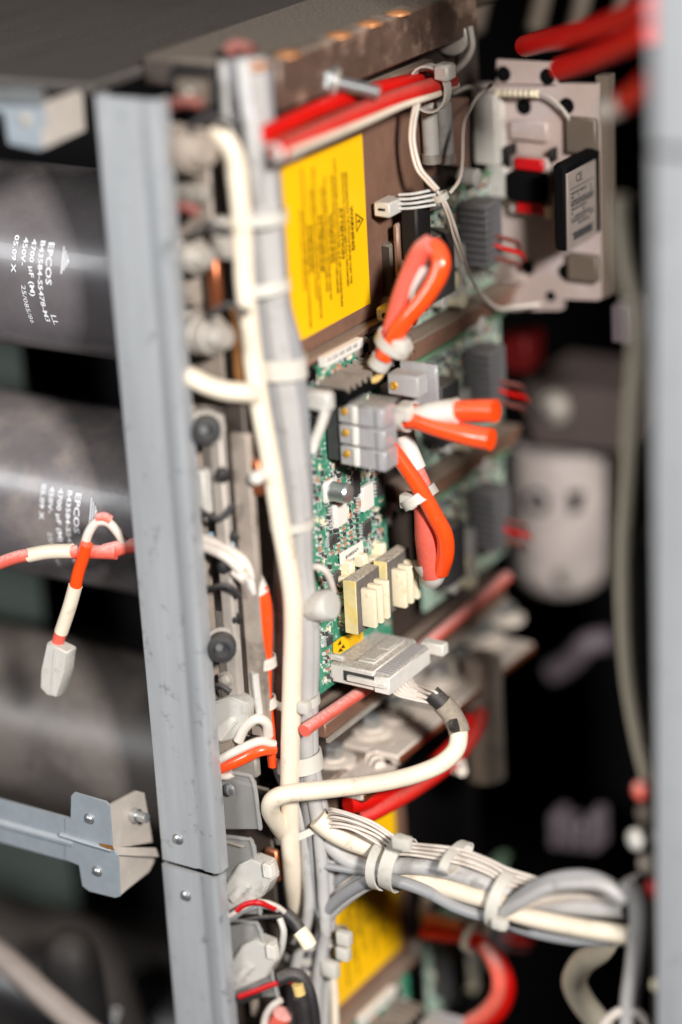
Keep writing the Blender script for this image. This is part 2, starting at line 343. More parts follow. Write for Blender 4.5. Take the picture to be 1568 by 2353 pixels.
# ---- black capacitors lying along X behind the left rail
RC = 0.040; YC = 0.070
def cap_print(parent, zc, txt, sx=1.42):
    """letters wrapped round the sleeve: they read downwards, tops towards +X"""
    for s, size, x, ang, bold in txt:
        def warp(p, x=x):
            # p.x: along X ; p.z: along the girth
            a = ang + p.z / RC
            rr_ = RC + 0.00025
            return V((p.x, YC - rr_ * math.cos(a), zc + rr_ * math.sin(a)))
        bm = text_bm(NB(), s, size, (x, 0, 0), (0, 0, -1), (1, 0, 0), 0, 'LEFT', warp=warp, bold=bold, sx=sx)
        obj('lettering', bm, 'white_print', parent, smooth=False)
def fan_logo(parent, zc, x, ang):
    bm = NB()
    for k, (h, l) in enumerate(((0.0, 0.0008), (0.0012, 0.0024), (0.0024, 0.0040), (0.0036, 0.0056))):
        pts = []
        n = 8
        def q(xx, zz):
            a = ang + zz / RC
            return V((xx, YC - (RC + 0.00025) * math.cos(a), zc + (RC + 0.00025) * math.sin(a)))
        up = [(x - h + 0.0006 * (k > 0) * math.cos((i / n - .5) * 2), (i / n - .5) * 2 * l) for i in range(n + 1)]
        dn = [(a - 0.0006, b) for a, b in reversed(up)]
        bm.faces.new([bm.verts.new(q(*p)) for p in up + dn])
    obj('emblem', bm, 'white_print', parent, smooth=False)
def capacitor(px, py, label, txt, x0=-0.30, logo=None, skin='cap_sleeve'):
    c = PY(px, py, YC); zc = c.z
    t = thing('capacitor', label, 'capacitor', (-0.06, YC, zc), 'black capacitors lying behind the left rail')
    obj('can', lathe(NB(), (x0, YC, zc), (1, 0, 0), [(0, RC * .9), (0.002, RC), (0.297, RC), (0.300, RC * 0.96), (0.302, RC * 0.90), (0.305, RC * 0.9)], 72), skin, t)
    for s in (-1, 1):
        obj('terminal', lathe(NB(), (0.004, YC + s * 0.016, zc), (1, 0, 0), [(0, 0.006), (0.004, 0.006), (0.004, 0.004), (0.010, 0.004)], 12), 'zinc', t)
    def on_can(x, y):                    # sight line to the sleeve
        o = CAM; d = ray(x, y); oy, oz = o.y - YC, o.z - zc
        A = d.y ** 2 + d.z ** 2; B = 2 * (oy * d.y + oz * d.z); C_ = oy * oy + oz * oz - RC * RC
        k = (-B - math.sqrt(max(B * B - 4 * A * C_, 0))) / (2 * A); p = o + d * k
        return p.x, math.atan2(p.z - zc, -(p.y - YC))
    out = []
    for s, size, x, y, bold in txt:
        X_, a_ = on_can(x, y); out.append((s, size, X_, a_, bold))
    cap_print(t, zc, out)
    if logo:
        X_, a_ = on_can(*logo); fan_logo(t, zc, X_, a_)
    return t
capacitor(190, 600, 'black capacitor with white print, uppermost of those behind the left rail', [
    ('EPCOS', 0.0042, 120, 556, 0.00008), ('B43584-S5478-M3', 0.0034, 101, 552, 0.00006), ('4700 µF (M)', 0.0034, 81, 550, 0.00006), ('450V-', 0.0034, 62, 546, 0.00006),
    ('05.09 X', 0.0034, 41, 540, 0.00006), ('25/085/86', 0.0032, 54, 654, 0.0), ('LL', 0.0040, 122, 722, 0.00006)], logo=(160, 600))
capacitor(230, 1140, 'black capacitor with white print behind the dangling red and white wires', [
    ('EPCOS', 0.0042, 182, 1132, 0.00008), ('B43584-S5478-M3', 0.0034, 163, 1126, 0.00006), ('4700 µF (M)', 0.0034, 142, 1122, 0.00006), ('450V-', 0.0034, 122, 1118, 0.00006),
    ('05.09 X', 0.0034, 103, 1112, 0.00006), ('25/085/86', 0.0032, 114, 1222, 0.0), ('LL', 0.0040, 184, 1300, 0.00006)], logo=(224, 1176))
capacitor(300, 2330, 'black capacitor showing only its glossy upper side below the bent bracket', [
    ('B43584-S5478-M3', 0.0040, 232, 2310, 0.0), ('4700 µF (M)', 0.0040, 250, 2313, 0.0), ('EPCOS', 0.0046, 270, 2316, 0.0)], skin='black_sleeve')
capacitor(260, 1690, 'dust coated grey capacitor behind the bent bar, third from the top', [], skin='cap_dust_reflections')
# pale things seen between and behind the capacitors
tag(obj('duct_panel', bx(NB(), -0.40, PY(52, 850, .15).x, 0.150, 0.152, PY(20, 925, .15).z, PY(20, 770, .15).z), 'grey_green'), 'pale grey green panel between the two printed capacitors', 'panel')
tag(obj('duct_panel', bx(NB(), -0.40, PY(100, 1400, .15).x, 0.150, 0.152, -0.145, -0.03), 'grey_green'), 'pale grey green panel behind the dangling white connector', 'panel')
tag(obj('duct_panel', bx(NB(), -0.40, PY(175, 2050, .152).x, 0.152, 0.154, -0.335, -0.16), 'grey_green'), 'grey green panel below the bent galvanised bar', 'panel')
tag(obj('hose', tube(NB(), [PY(-60, 2150, 0.006), PY(20, 2212, 0.0), PY(90, 2275, -.004), PY(170, 2345, -.006), PY(260, 2420, -.008)], 0.0062, 14), 'relay_label'), 'thick beige hose running diagonally in the lower left corner', 'hose')
hc = PY(165, 2210, 0.012)
tag(obj('black_cylinder', lathe(NB(), hc - V((-.004, 0, .09)), (-.05, 0, 1), [(0, .0150), (.084, .0140), (.094, .0128), (.101, .0098), (.105, .0050), (.106, .0004)], 32), 'black_metal'), 'dark domed cylinder standing beside the beige hose in the lower left', 'cylinder')

# ================================================================== MODULE SIDE: panels, warning labels
def side_panel(dz, label, ymax=0.172):
    p = thing('brown_sheet', label, 'panel', (XW, 0.05, 0.06 + dz))
    bm = bx(NB(), 0.0295, XW, 0.045, ymax, 0.057 + dz, 0.1545 + dz, 0.0008)
    obj('sheet', bm, 'brown_paint', p)
    obj('upper_fold', bx(NB(), 0.0295, 0.0405, 0.045, ymax + (0.03 if dz == 0 else 0), 0.160 + dz, 0.1805 + dz, 0.0012), 'brown_grime', p)
    # lower lip, with two lugs
    obj('lower_lip', bx(NB(), 0.0295, 0.0405, 0.045, 0.118, 0.0545 + dz, 0.0568 + dz, 0.0004), 'brown_paint', p)
    for y in ((0.088, 0.128) if dz == 0 else (0.088,)):
        bm = NB(); bx(bm, 0.0365, 0.0425, y, y + 0.011, 0.0470 + dz, 0.0540 + dz, 0.0015)
        lug = obj('lug', bm, 'dull_steel', p)
        obj('slot', lathe(NB(), (0.0426, y + 0.0055, 0.0505 + dz), (1, 0, 0), [(-0.002, 0.0022), (0.0002, 0.0022)], 14), 'void_black', lug)
    return p
sp = side_panel(0, 'brown painted panel carrying the upper yellow warning label')
for k, (x, y) in enumerate(((590, 128), (660, 97), (780, 72), (850, 42), (915, 17))):
    c = PX(x, y, 0.0385)
    obj('hole_glint', lathe(NB(), (c.x, c.y, 0.1803), (0, 0, 1), [(0, 0.0054), (0.0004, 0.0052), (0.0008, 0.0042), (0.0014, 0.0022), (0.0016, 0.0003)], 16), 'gold_glint', sp)  # coppery domes added to paint the warm reflections at the holes
LINES = [('WARNING', 1), ('BEFORE REMOVING THE MODULE ENSURE THAT THE', 0), ('ELECTROLYTIC CAPACITORS ARE FULLY DISCHARGED', 0),
         ('ATTENTION', 1), ("AVANT DE RETIRER LE MODULE S'ASSURER QUE LES CONDENSATEURS", 0), ('ELECTROLYTIQUES SONT COMPLETEMENT DECHARGES', 0),
         ('WARNUNG', 1), ('VOR DEM AUSBAU DES MODULS SICHERSTELLEN DASS DIE', 0), ('ELEKTROLYTKONDENSATOREN ENTLADEN SIND', 0),
         ('ATTENZIONE', 1), ('PRIMA DI RIMUOVERE IL MODULO ASSICURARSI CHE I CONDENSATORI', 0), ('ELETTROLITICI SIANO COMPLETAMENTE SCARICATI', 0),
         ('ATENCION', 1), ('ANTES DE RETIRAR EL MODULO COMPRUEBE QUE LOS CONDENSADORES', 0), ('ESTEN TOTALMENTE DESCARGADOS', 0)]
def warning_label(y0, y1, z0, z1, label):
    t = thing('warning_label', label, 'label', (XW, y0, z0))
    x = XW + 0.0004
    obj('sticker', bx(NB(), XW + 0.0001, x, y0, y1, z0, z1), 'label_yellow', t)
    zc = (z0 + z1) / 2; dn, up = V((0, 0, -1)), V((0, 1, 0))
    # triangle with flash
    yb, h, hw = y1 - 0.0085, 0.0062, 0.0042
    zt = zc + 0.0008
    bm = NB()
    A, B, C_ = V((x, yb + h, zt)), V((x, yb, zt + hw)), V((x, yb, zt - hw)); g = (A + B + C_) / 3
    for P, Q in ((A, B), (B, C_), (C_, A)):
        bm.faces.new([bm.verts.new(p + V((0.0002, 0, 0))) for p in (P, Q, g + (Q - g) * 0.74, g + (P - g) * 0.74)])
    bolt = [(0.0036, 0.0003), (0.0021, 0.0011), (0.0022, 0.0002), (0.0008, 0.0006), (0.0017, -0.0008), (0.0018, 0.0000), (0.0034, -0.0008)]
    bm.faces.new([bm.verts.new((x + 0.0002, yb + a, zt + b)) for a, b in bolt])
    obj('hazard_sign', bm, 'label_ink', t, smooth=False)
    y = yb - 0.0030
    for s, head in LINES:
        bm = text_bm(NB(), s, 0.0031 if head else 0.0021, (x, y, zc - (0.0008 if head else 0)), dn, up, 0.0002, sx=1.25 if head else 0.93, bold=0.00012 if head else 0.00006)
        obj('lettering', bm, 'label_ink', t, smooth=False)
        y -= 0.0029 if head else 0.0026
    return t
warning_label(0.0470, 0.1105, 0.0640, 0.1365, 'yellow warning label with a black triangle on the brown wall')
# the second module below
lb = PX(921, 2176, XW); ltop = PX(905, 1880, XW)
DZ = lb.z - 0.0640
side_panel(DZ, 'brown panel carrying the lower yellow label below the grey cables', lb.y + .010)
warning_label(0.0470, lb.y, lb.z, lb.z + 0.0775, 'yellow warning label half hidden by the grey cables lower down')

# ---- bolt lying on the red cables
c = PY(762, 187, 0.082)
bt = thing('hex_bolt', 'loose zinc hex bolt with washer lying above the red cables', 'bolt', c)
ax = (PY(868, 212, 0.090) - c).normalized()
obj('head', lathe(NB(), c, ax, [(-0.0048, 0.0052), (-0.0046, 0.0058), (0.0, 0.0058)], 6), 'zinc', bt, angle=20)
obj('washer', lathe(NB(), c, ax, [(0.0002, 0.0074), (0.0012, 0.0074)], 24), 'zinc', bt)
obj('spring_washer', lathe(NB(), c, ax, [(0.0014, 0.0056), (0.0030, 0.0056)], 20), 'dull_steel', bt)
prof = []
for k in range(26): prof += [(0.003 + k * 0.00065, 0.0030), (0.003 + k * 0.00065 + 0.00032, 0.0026)]
obj('shank', lathe(NB(), c, ax, prof, 16), 'zinc', bt)
# ---- red cables along the top of the panel
h = thing('cable_bundle', 'two dusty red cables and a white one tied along the brown panel top', 'cables', PX(700, 310, 0.042))
for pts, r, m in (([(600, 312, .042), (650, 288, .042), (760, 238, .042), (880, 202, .041), (985, 180, .038), (1030, 166, .036)], 0.0034, 'red_tube'),
                  ([(640, 345, .052), (700, 318, .052), (800, 272, .052), (905, 228, .051), (985, 202, .049), (1035, 186, .045)], 0.0039, 'red_top'),
                  ([(660, 352, .055), (730, 325, .056), (850, 275, .056), (930, 240, .054), (1000, 218, .052), (1050, 195, .046)], 0.0015, 'cream_cable')):
    obj('cable', tube(NB(), [PX(a, b, X_) for a, b, X_ in pts], r, 14), m, h)
cc = PX(988, 203, 0.047); d_ = (PX(1000, 196, 0.047) - PX(960, 215, 0.047)).normalized()
tb = obj('cable_tie', band(NB(), cc, d_, 0.0092, 0.0082, (0, 0, 1), 0.0046, 0.001), 'nylon_tie', h)
obj('tie_head', bx(NB(), cc.x + 0.004, cc.x + 0.011, cc.y - .004, cc.y + .004, cc.z + 0.004, cc.z + 0.011, 0.001), 'nylon_tie', tb)
obj('sleeve', tube(NB(), [PX(630, 352, .05), PX(655, 345, .052), PX(678, 338, .052)], 0.0040, 12), 'pale_plastic', h)
# ---- thin white wires
ww = thing('thin_wires', 'thin white wires looping down from the red cables over the far boards', 'wires', PY(1000, 440, .13))
for pts in ([(955, 235, .125), (945, 285, .125), (944, 330, .125), (957, 385, .125), (980, 415, .125), (1003, 438, .125)],
            [(962, 238, .125), (953, 285, .125), (952, 330, .125), (966, 385, .125), (988, 413, .125), (1008, 436, .125)],
            [(1130, 195, .19), (1098, 222, .18), (1081, 250, .16), (1066, 290, .15), (1063, 375, .14), (1055, 415, .135), (1034, 444, .13)],
            [(1005, 440, .13), (1024, 466, .13), (1040, 505, .135), (1054, 549, .14), (1077, 624, .16), (1107, 676, .175), (1144, 708, .19), (1185, 706, .20), (1242, 699, .208)],
            [(1009, 444, .13), (1020, 470, .13), (1034, 508, .135), (1046, 552, .14), (1062, 600, .15)]):
    cable('wire', pts, 0.00085, 'white_wire', ww, 8)
cc = PY(1012, 452, .13); obj('cable_tie', band(NB(), cc, (0.3, 0.2, -1), 0.003, 0.0026, (1, 0, 0), 0.003, 0.0007), 'nylon_tie', ww)
obj('cut_tail', bx(NB(), cc.x - .006, cc.x - .002, cc.y - .003, cc.y + .001, cc.z + .001, cc.z + .008), 'black_tape', ww)

# ================================================================== CIRCUIT BOARD (nearest, sharp)
XB = 0.0400
rnd = random.Random(3)
def chip(bmB, bmL, y, z, ly, lz, h=0.0016, n=8, x=XB, leg=0.0012):
    bx(bmB, x + 0.0002, x + h, y - ly / 2, y + ly / 2, z - lz / 2, z + lz / 2, 0.0002)
    for s in (-1, 1):
        for k in range(n):
            zz = z - lz / 2 + lz * (k + .5) / n
            bx(bmL, x, x + h * 0.55, y + s * ly / 2 - (leg if s < 0 else 0), y + s * ly / 2 + (0.0011 if s > 0 else 0), zz - lz / n * .22, zz + lz / n * .22)
def board(parent, y0, y1, z0, z1, m='pcb_green', n_small=150, keep=(), x=XB, rn=rnd, seeds=True):
    b = obj('board', bx(NB(), x - 0.0016, x, y0, y1, z0, z1), m, parent)
    if not seeds: return b
    # fine tracks, raised a hair
    bm = NB()
    for k in range(n_small // 2):
        y = rn.uniform(y0 + .002, y1 - .002); z = rn.uniform(z0 + .002, z1 - .002); l = rn.uniform(.003, .014)
        if rn.random() < .6: bx(bm, x, x + .00006, y, y + .0003, max(z - l, z0 + .001), z)
        else: bx(bm, x, x + .00006, y, min(y + l, y1 - .001), z, z + .0003)
    tr = obj('tracks', bm, 'track_green', b, smooth=False); tr['kind'] = 'stuff'
    sm = {k: NB() for k in ('chip_black', 'resistor_brown', 'cream_plastic', 'solder')}
    for k in range(n_small):
        y = rn.uniform(y0 + .003, y1 - .003); z = rn.uniform(z0 + .003, z1 - .003)
        if any(a <= y <= b_ and c_ <= z <= d for a, b_, c_, d in keep): continue
        ly, lz = ((.0022, .0012) if rn.random() < .5 else (.0012, .0022)); s = rn.choice((.8, 1, 1.3))
        ly *= s; lz *= s; hh = rn.choice((.0006, .0008, .0012, .0016))
        key = rn.choice(('chip_black', 'chip_black', 'resistor_brown', 'cream_plastic'))
        bx(sm[key], x, x + hh, y - ly / 2, y + ly / 2, z - lz / 2, z + lz / 2)
        if ly > lz:
            bx(sm['solder'], x, x + hh * .96, y - ly / 2 - .0005, y - ly / 2 + .0003, z - lz / 2, z + lz / 2); bx(sm['solder'], x, x + hh * .96, y + ly / 2 - .0003, y + ly / 2 + .0005, z - lz / 2, z + lz / 2)
        else:
            bx(sm['solder'], x, x + hh * .96, y - ly / 2, y + ly / 2, z - lz / 2 - .0005, z - lz / 2 + .0003); bx(sm['solder'], x, x + hh * .96, y - ly / 2, y + ly / 2, z + lz / 2 - .0003, z + lz / 2 + .0005)
    for k in range(n_small // 2):
        y = rn.uniform(y0 + .002, y1 - .002); z = rn.uniform(z0 + .002, z1 - .002)
        lathe(sm['solder'], (x, y, z), (1, 0, 0), [(0, .0006), (.0003, .0004)], 6)
    for key, bm in sm.items():
        o = obj({'chip_black': 'small_chips', 'resistor_brown': 'resistors', 'cream_plastic': 'small_capacitors', 'solder': 'solder_pads'}[key], bm, key, b, smooth=False); o['kind'] = 'stuff'
    return b
YA, YB_, ZA, ZB_ = 0.0475, 0.1075, -0.0895, 0.0525
pcb = thing('circuit_board', 'sharp green circuit board with two cream transformers and a clear terminal block', 'circuit board', (XB, YA, ZA))
keep = [(0.058, .095, .008, .045), (.058, .10, -.068, -.040), (.058, .085, -.034, -.022), (.057, .1, -.09, -.068)]
board(pcb, YA, YB_, ZA, ZB_, 'pcb_green', 560, keep)
# extra dense rows of passives below the chips
bmR, bmS, bmK = NB(), NB(), NB()
for r_ in range(5):
    for k in range(8):
        y = 0.062 + r_ * 0.0052 + rnd.uniform(-.0004, .0004); z = -0.0135 - k * 0.0024 - r_ * .0012
        if z < -0.034: continue
        bx(bmR if rnd.random() < .45 else bmK, XB, XB + .0009, y - .0012, y + .0012, z - .0006, z + .0006)
        bx(bmS, XB, XB + .0008, y - .0018, y - .0011, z - .0006, z + .0006); bx(bmS, XB, XB + .0008, y + .0011, y + .0018, z - .0006, z + .0006)
for n_, b_, m_ in (('resistors', bmR, 'resistor_brown'), ('solder_pads', bmS, 'solder'), ('small_chips', bmK, 'chip_black')):
    o = obj(n_, b_, m_, pcb, smooth=False); o['kind'] = 'stuff'
bm = NB()
for k in range(26):
    lathe(bm, (XB, YA + .0042, .0150 - k * .0038), (1, 0, 0), [(0, .0009), (.0004, .0008), (.0007, .0003)], 8)
o = obj('solder_dots', bm, 'solder', pcb); o['kind'] = 'stuff'
bm = NB()
for k in range(70):                                          # white printed outlines round the parts
    y = rnd.uniform(YA + .003, YB_ - .006); z = rnd.uniform(ZA + .004, ZB_ - .004); a_, b_ = rnd.choice(((.004, .0024), (.0024, .004), (.006, .003), (.003, .003)))
    e_ = .00022
    for q_ in ((y, y + a_, z, z + e_), (y, y + a_, z + b_ - e_, z + b_), (y, y + e_, z, z + b_), (y + a_ - e_, y + a_, z, z + b_)):
        bx(bm, XB, XB + .00008, *q_)
o = obj('printed_outlines', bm, 'white_print', pcb, smooth=False); o['kind'] = 'stuff'
# two chips with legs, the light they reflect painted as white bodies
for (xa, ya), ly, lz in (((784, 1180), .0085, .0105), ((846, 1142), .0085, .0110)):
    c = PX(xa, ya, XB + .002); bB, bL = NB(), NB(); chip(bB, bL, c.y, c.z, ly, lz, .0024, 8, leg=.0032)
    obj('leg_gap_dark', bx(NB(), XB, XB + .00025, c.y - ly / 2 - .0036, c.y + ly / 2 + .0016, c.z - lz / 2, c.z + lz / 2), 'chip_black', pcb)  # dark pad added to darken the gaps between the legs
    ch = obj('chip', bB, 'white_and_chip_glare', pcb); obj('legs', bL, 'solder', ch, smooth=False)
for (xa, ya), ly, lz in (((838, 1212), .006, .006), ((760, 1240), .005, .004), ((770, 1330), .005, .007), ((812, 1112), .006, .010), ((868, 1118), .005, .008), ((752, 1470), .004, .004)):
    c = PX(xa, ya, XB); bB, bL = NB(), NB(); chip(bB, bL, c.y, c.z, ly, lz, .0018, 5)
    ch = obj('chip', bB, 'chip_black', pcb); obj('legs', bL, 'solder', ch, smooth=False)
# round electrolytic can
c = PX(752, 1126, XB)
ec = obj('electrolytic_can', lathe(NB(), c, (1, 0, 0), [(0.0022, .0040), (.0030, .0043), (.0036, .0040), (.0100, .0042), (.0108, .0036), (.0109, .0005)], 26), 'zinc', pcb)
obj('plinth', bx(NB(), XB, XB + .0024, c.y - .0046, c.y + .0046, c.z - .0046, c.z + .0046, .0008), 'white_and_chip_glare', ec)
# stickers
def sticker(pts, m, name, parent, x=XB + .0009):
    return obj(name, prism(NB(), [PX(a, b, x) for a, b in pts], (-0.0003, 0, 0)), m, parent, smooth=False)
st = sticker([(781, 1272), (834, 1242), (836, 1268), (783, 1298)], 'white_and_chip_glare', 'serial_sticker', pcb, XB + .0019)
c = PX(809, 1271, XB + .0020)
obj('lettering', text_bm(NB(), 'LDL830018I', 0.0021, c, (0, -1, 0), (0, 0, -1), .0001, bold=.00003), 'label_ink', st, smooth=False)
es = sticker([(767, 1478), (786, 1464), (834, 1447), (835, 1469), (782, 1503), (767, 1500)], 'label_yellow', 'static_sticker', pcb, XB + .0015)
bm = NB()
for tri in (((776, 1484), (783, 1470), (785, 1480)), ((784, 1490), (790, 1480), (794, 1489)), ((777, 1499), (783, 1489), (790, 1496))):
    bm.faces.new([bm.verts.new(PX(a, b, XB + .00175)) for a, b in tri])
for k in range(4):
    p, q = (800 + k * 1.5, 1466 + k * 6), (830 + k * .3, 1452 + k * 4.6)
    bm.faces.new([bm.verts.new(PX(a, b, XB + .00175)) for a, b in (p, q, (q[0], q[1] + 1.3), (p[0], p[1] + 1.3))])
obj('hand_sign', bm, 'label_ink', es, smooth=False)
# transformers
def transformer(y0, x0, zt, label=None):
    """cream taped core standing off the board with bobbin flanges on its open side"""
    t = obj('transformer', bx(NB(), x0, x0 + .0062, y0, y0 + .0190, zt - .0245, zt, .0004), 'ferrite', pcb)
    obj('tape', bx(NB(), x0 - .0001, x0 + .0060, y0 - .0003, y0 + .0002, zt - .0243, zt - .0002, .0001), 'tape_yellow', t)
    for k in range(3):
        yy = y0 + .0030 + k * .0052
        bm = bx(NB(), x0 + .0062, x0 + .0128, yy, yy + .0026, zt - .0215, zt - .0042 , .0007, 2)
        fl = obj('bobbin_flange', bm, 'cream_plastic', t)
        if k == 0:
            obj('pin_dimple', lathe(NB(), (x0 + .0097, yy - .0001, zt - .0068), (0, -1, 0), [(0, .0009), (.0002, .0008)], 12), 'cream_plastic', fl)
    bx_ = bx(NB(), x0 + .0060, x0 + .0110, y0 + .0034, y0 + .0160, zt - .0200, zt - .0060)
    obj('winding', bx_, 'copper', t)
    # tape-wrapped coil back on the board side, with cream end pieces
    bm = NB()
    for k in range(3):
        z = zt - .0015 - k * .0082
        bx(bm, XB + .0004, x0 - .0004, y0 + .0040, y0 + .0105, z - .0048, z, .0005)
    obj('bobbin_end', bm, 'cream_plastic', t)
    bm = NB()
    for k in range(7): tube(bm, [(XB + .001, y0 + .0035, zt - .004 - k * .0030), ((XB + x0) / 2, y0 + .0022, zt - .0050 - k * .0030), (x0 - .0002, y0 + .0034, zt - .0035 - k * .0030)], .0003, 6, 3)
    obj('copper_wires', bm, 'copper', t)
    return t
q1 = PY(789, 1331, .0600); transformer(.0600, q1.x, q1.z)
q2 = PY(860, 1287, .0835); transformer(.0835, q2.x, q2.z)
for a, b in ((812, 1303), (842, 1287), (884, 1262)):           # cream pin blocks above
    c = PX(a, b, XB + .006); bm = bx(NB(), XB, XB + .0060, c.y - .0018, c.y + .0018, c.z - .0034, c.z + .0026, .0005)
    obj('pin_block', bm, 'cream_plastic', pcb)
# terminal block: three poles
tY = .0600
tA, tB = PY(740, 918, tY), PY(882, 1086, tY)
tbk = obj('terminal_block', bx(NB(), tA.x, PY(778, 1000, tY).x, tY + .002, tY + .012, tB.z + .001, tA.z - .001, .0004), 'chip_black', pcb)
x1, x2, x3, x4 = PY(780, 1000, tY).x, PY(811, 1000, tY).x, PY(824, 1000, tY).x, PY(884, 1000, tY).x
for k in range(3):
    zt = tA.z - k * (tA.z - tB.z) / 3; zb = tA.z - (k + 1) * (tA.z - tB.z) / 3
    pl = obj('pole', bx(NB(), x1, x2, tY, tY + .010, zb + .0005, zt - .0005, .0004), 'terminal_grey', tbk)
    zc = (zt + zb) / 2 + .001
    obj('brass_screw', lathe(NB(), ((x1 + x2) / 2, tY, zc), (0, -1, 0), [(-.001, .0016), (.0004, .0016), (.0008, .0013), (.0009, .0003)], 16), 'brass', pl)
    obj('white_bar', bx(NB(), x2, x3, tY - .0006, tY + .009, zb + .0008, zt - .0008, .0003), 'white_and_chip_glare', pl)
    obj('clear_cover', bx(NB(), x3, x4, tY - .0003, tY + .010, zb + .0003, zt - .0003, .0005), 'terminal_clear', pl)
    obj('cover_slot', bx(NB(), x3 + (x4 - x3) * .66, x3 + (x4 - x3) * .74, tY - .0006, tY + .001, zb + .0008, zt - .0008), 'relay_grey', pl)
obj('cover_lid', bx(NB(), tA.x - .001, x4 + .0006, tY - .0012, tY + .011, tA.z + .0002, tA.z + .0012, .0003), 'acrylic', tbk)
obj('inner_divider', bx(NB(), x3 + .006, x3 + .0066, tY + .001, tY + .009, tB.z + .001, tA.z - .001), 'terminal_grey', tbk)
# second, single-pole terminal further along, above
uY = .083
uA, uB = PY(890, 858, uY), PY(962, 916, uY)
ut = obj('terminal_block', bx(NB(), uA.x, uB.x, uY, uY + .008, uB.z, uA.z, .0004), 'terminal_grey', pcb)
obj('brass_screw', lathe(NB(), PY(906, 886, uY), (0, -1, 0), [(-.001, .0018), (.0004, .0018), (.0007, .0014), (.0003, .0006)], 16), 'brass', ut)
obj('clear_cover', bx(NB(), uA.x + .001, uB.x + .004, uY + .0085, uY + .0105, uB.z - .006, uA.z + .003, .0004), 'terminal_clear', ut)
# black comb connector above the terminal block
kb = NB(); kA = PX(765, 880, XB + .004)
bx(kb, XB, XB + .0150, .0560, .0980, .0385, .0450, .0005)
comb = obj('comb_connector', kb, 'void_black', pcb)
for k in range(9):
    y = .0580 + k * .0044
    obj('comb_fin', bx(NB(), XB + .0015, XB + .0158, y, y + .0009, .0440, .0475), 'beige_clutter', comb)
st2 = obj('barcode_sticker', prism(NB(), [PX(a, b, XB + .0035) for a, b in ((746, 823), (834, 776), (834, 797), (748, 846))], (-.003, 0, 0)), 'white_and_chip_glare', pcb, smooth=False)
bm = NB()
for k in range(22):
    t0 = .08 + k * .036
    if k % 5 == 3: continue
    p = [V(PX(746 + 88 * t, 823 - 47 * t + dy, XB + .0036)) for t, dy in ((t0, 5), (t0 + .016, 5), (t0 + .016, 14), (t0, 14))]
    bm.faces.new([bm.verts.new(v) for v in p])
obj('barcode', bm, 'chip_black', st2, smooth=False)
# white ribbon connector at the lower end
cY = .0560
cA, cB = PY(763, 1527, cY), PY(897, 1572, cY)
cx0, cx1, cz1 = XB + .0002, PY(896, 1560, cY).x, PY(763, 1524, cY).z
cz0 = cz1 - .0088
rc = obj('ribbon_connector', bx(NB(), cx0, cx1 - .008, cY, cY + .036, cz0, cz1, .0006), 'connector_grey', pcb)
obj('latch_channel', bx(NB(), cx0 + .007, cx1 - .0075, cY - .0004, cY + .0008, cz0 + .0024, cz1 - .0020), 'chip_black', rc)
obj('latch_bar', bx(NB(), cx0 + .009, cx1 - .0015, cY - .0016, cY + .0003, cz0 + .0028, cz1 - .0034, .0003), 'white_plastic', rc)
obj('cable_clamp', bx(NB(), cx1 - .0078, cx1, cY - .0006, cY + .034, cz0 - .0004, cz1 - .0012, .0006), 'connector_grey', rc)
obj('top_plate', bx(NB(), cx0 + .010, cx1 - .011, cY + .006, cY + .032, cz1, cz1 + .0012, .0004), 'connector_grey', rc)
for s_ in (.008, .019):
    obj('top_window', bx(NB(), cx0 + .012, cx0 + .0175, cY + s_, cY + s_ + .0085, cz1 + .0010, cz1 + .0016, .0002), 'pale_plastic', rc)
rb_ = NB()
for k in range(16):
    y = cY + .002 + k * .0020
    bx(rb_, cx1 - .0078, cx1 - .0012, y, y + .0013, cz1 - .0014, cz1 - .0004)
o = obj('clamp_ribs', rb_, 'terminal_grey', rc); o['kind'] = 'stuff'
obj('latch_ear', bx(NB(), cx1 - .006, cx1 + .005, cY + .036, cY + .041, cz1 - .006, cz1 - .0005, .0005), 'white_plastic', rc)
obj('lever', bx(NB(), cx0 - .004, cx0 + .006, cY + .001, cY + .004, cz1 + .0006, cz1 + .0034, .0006), 'pale_plastic', rc)
# corner standoffs
for a, b in ((905, 1182), (900, 705)):
    c = PX(a, b, .038)
    so = obj('standoff', lathe(NB(), c, (1, 0, 0), [(-.004, .0052), (0, .0052), (.0006, .0044)], 20), 'dull_steel', pcb)
    obj('hole', lathe(NB(), c + V((.0007, 0, 0)), (1, 0, 0), [(-.0003, .0018), (.0001, .0018)], 14), 'void_black', so)

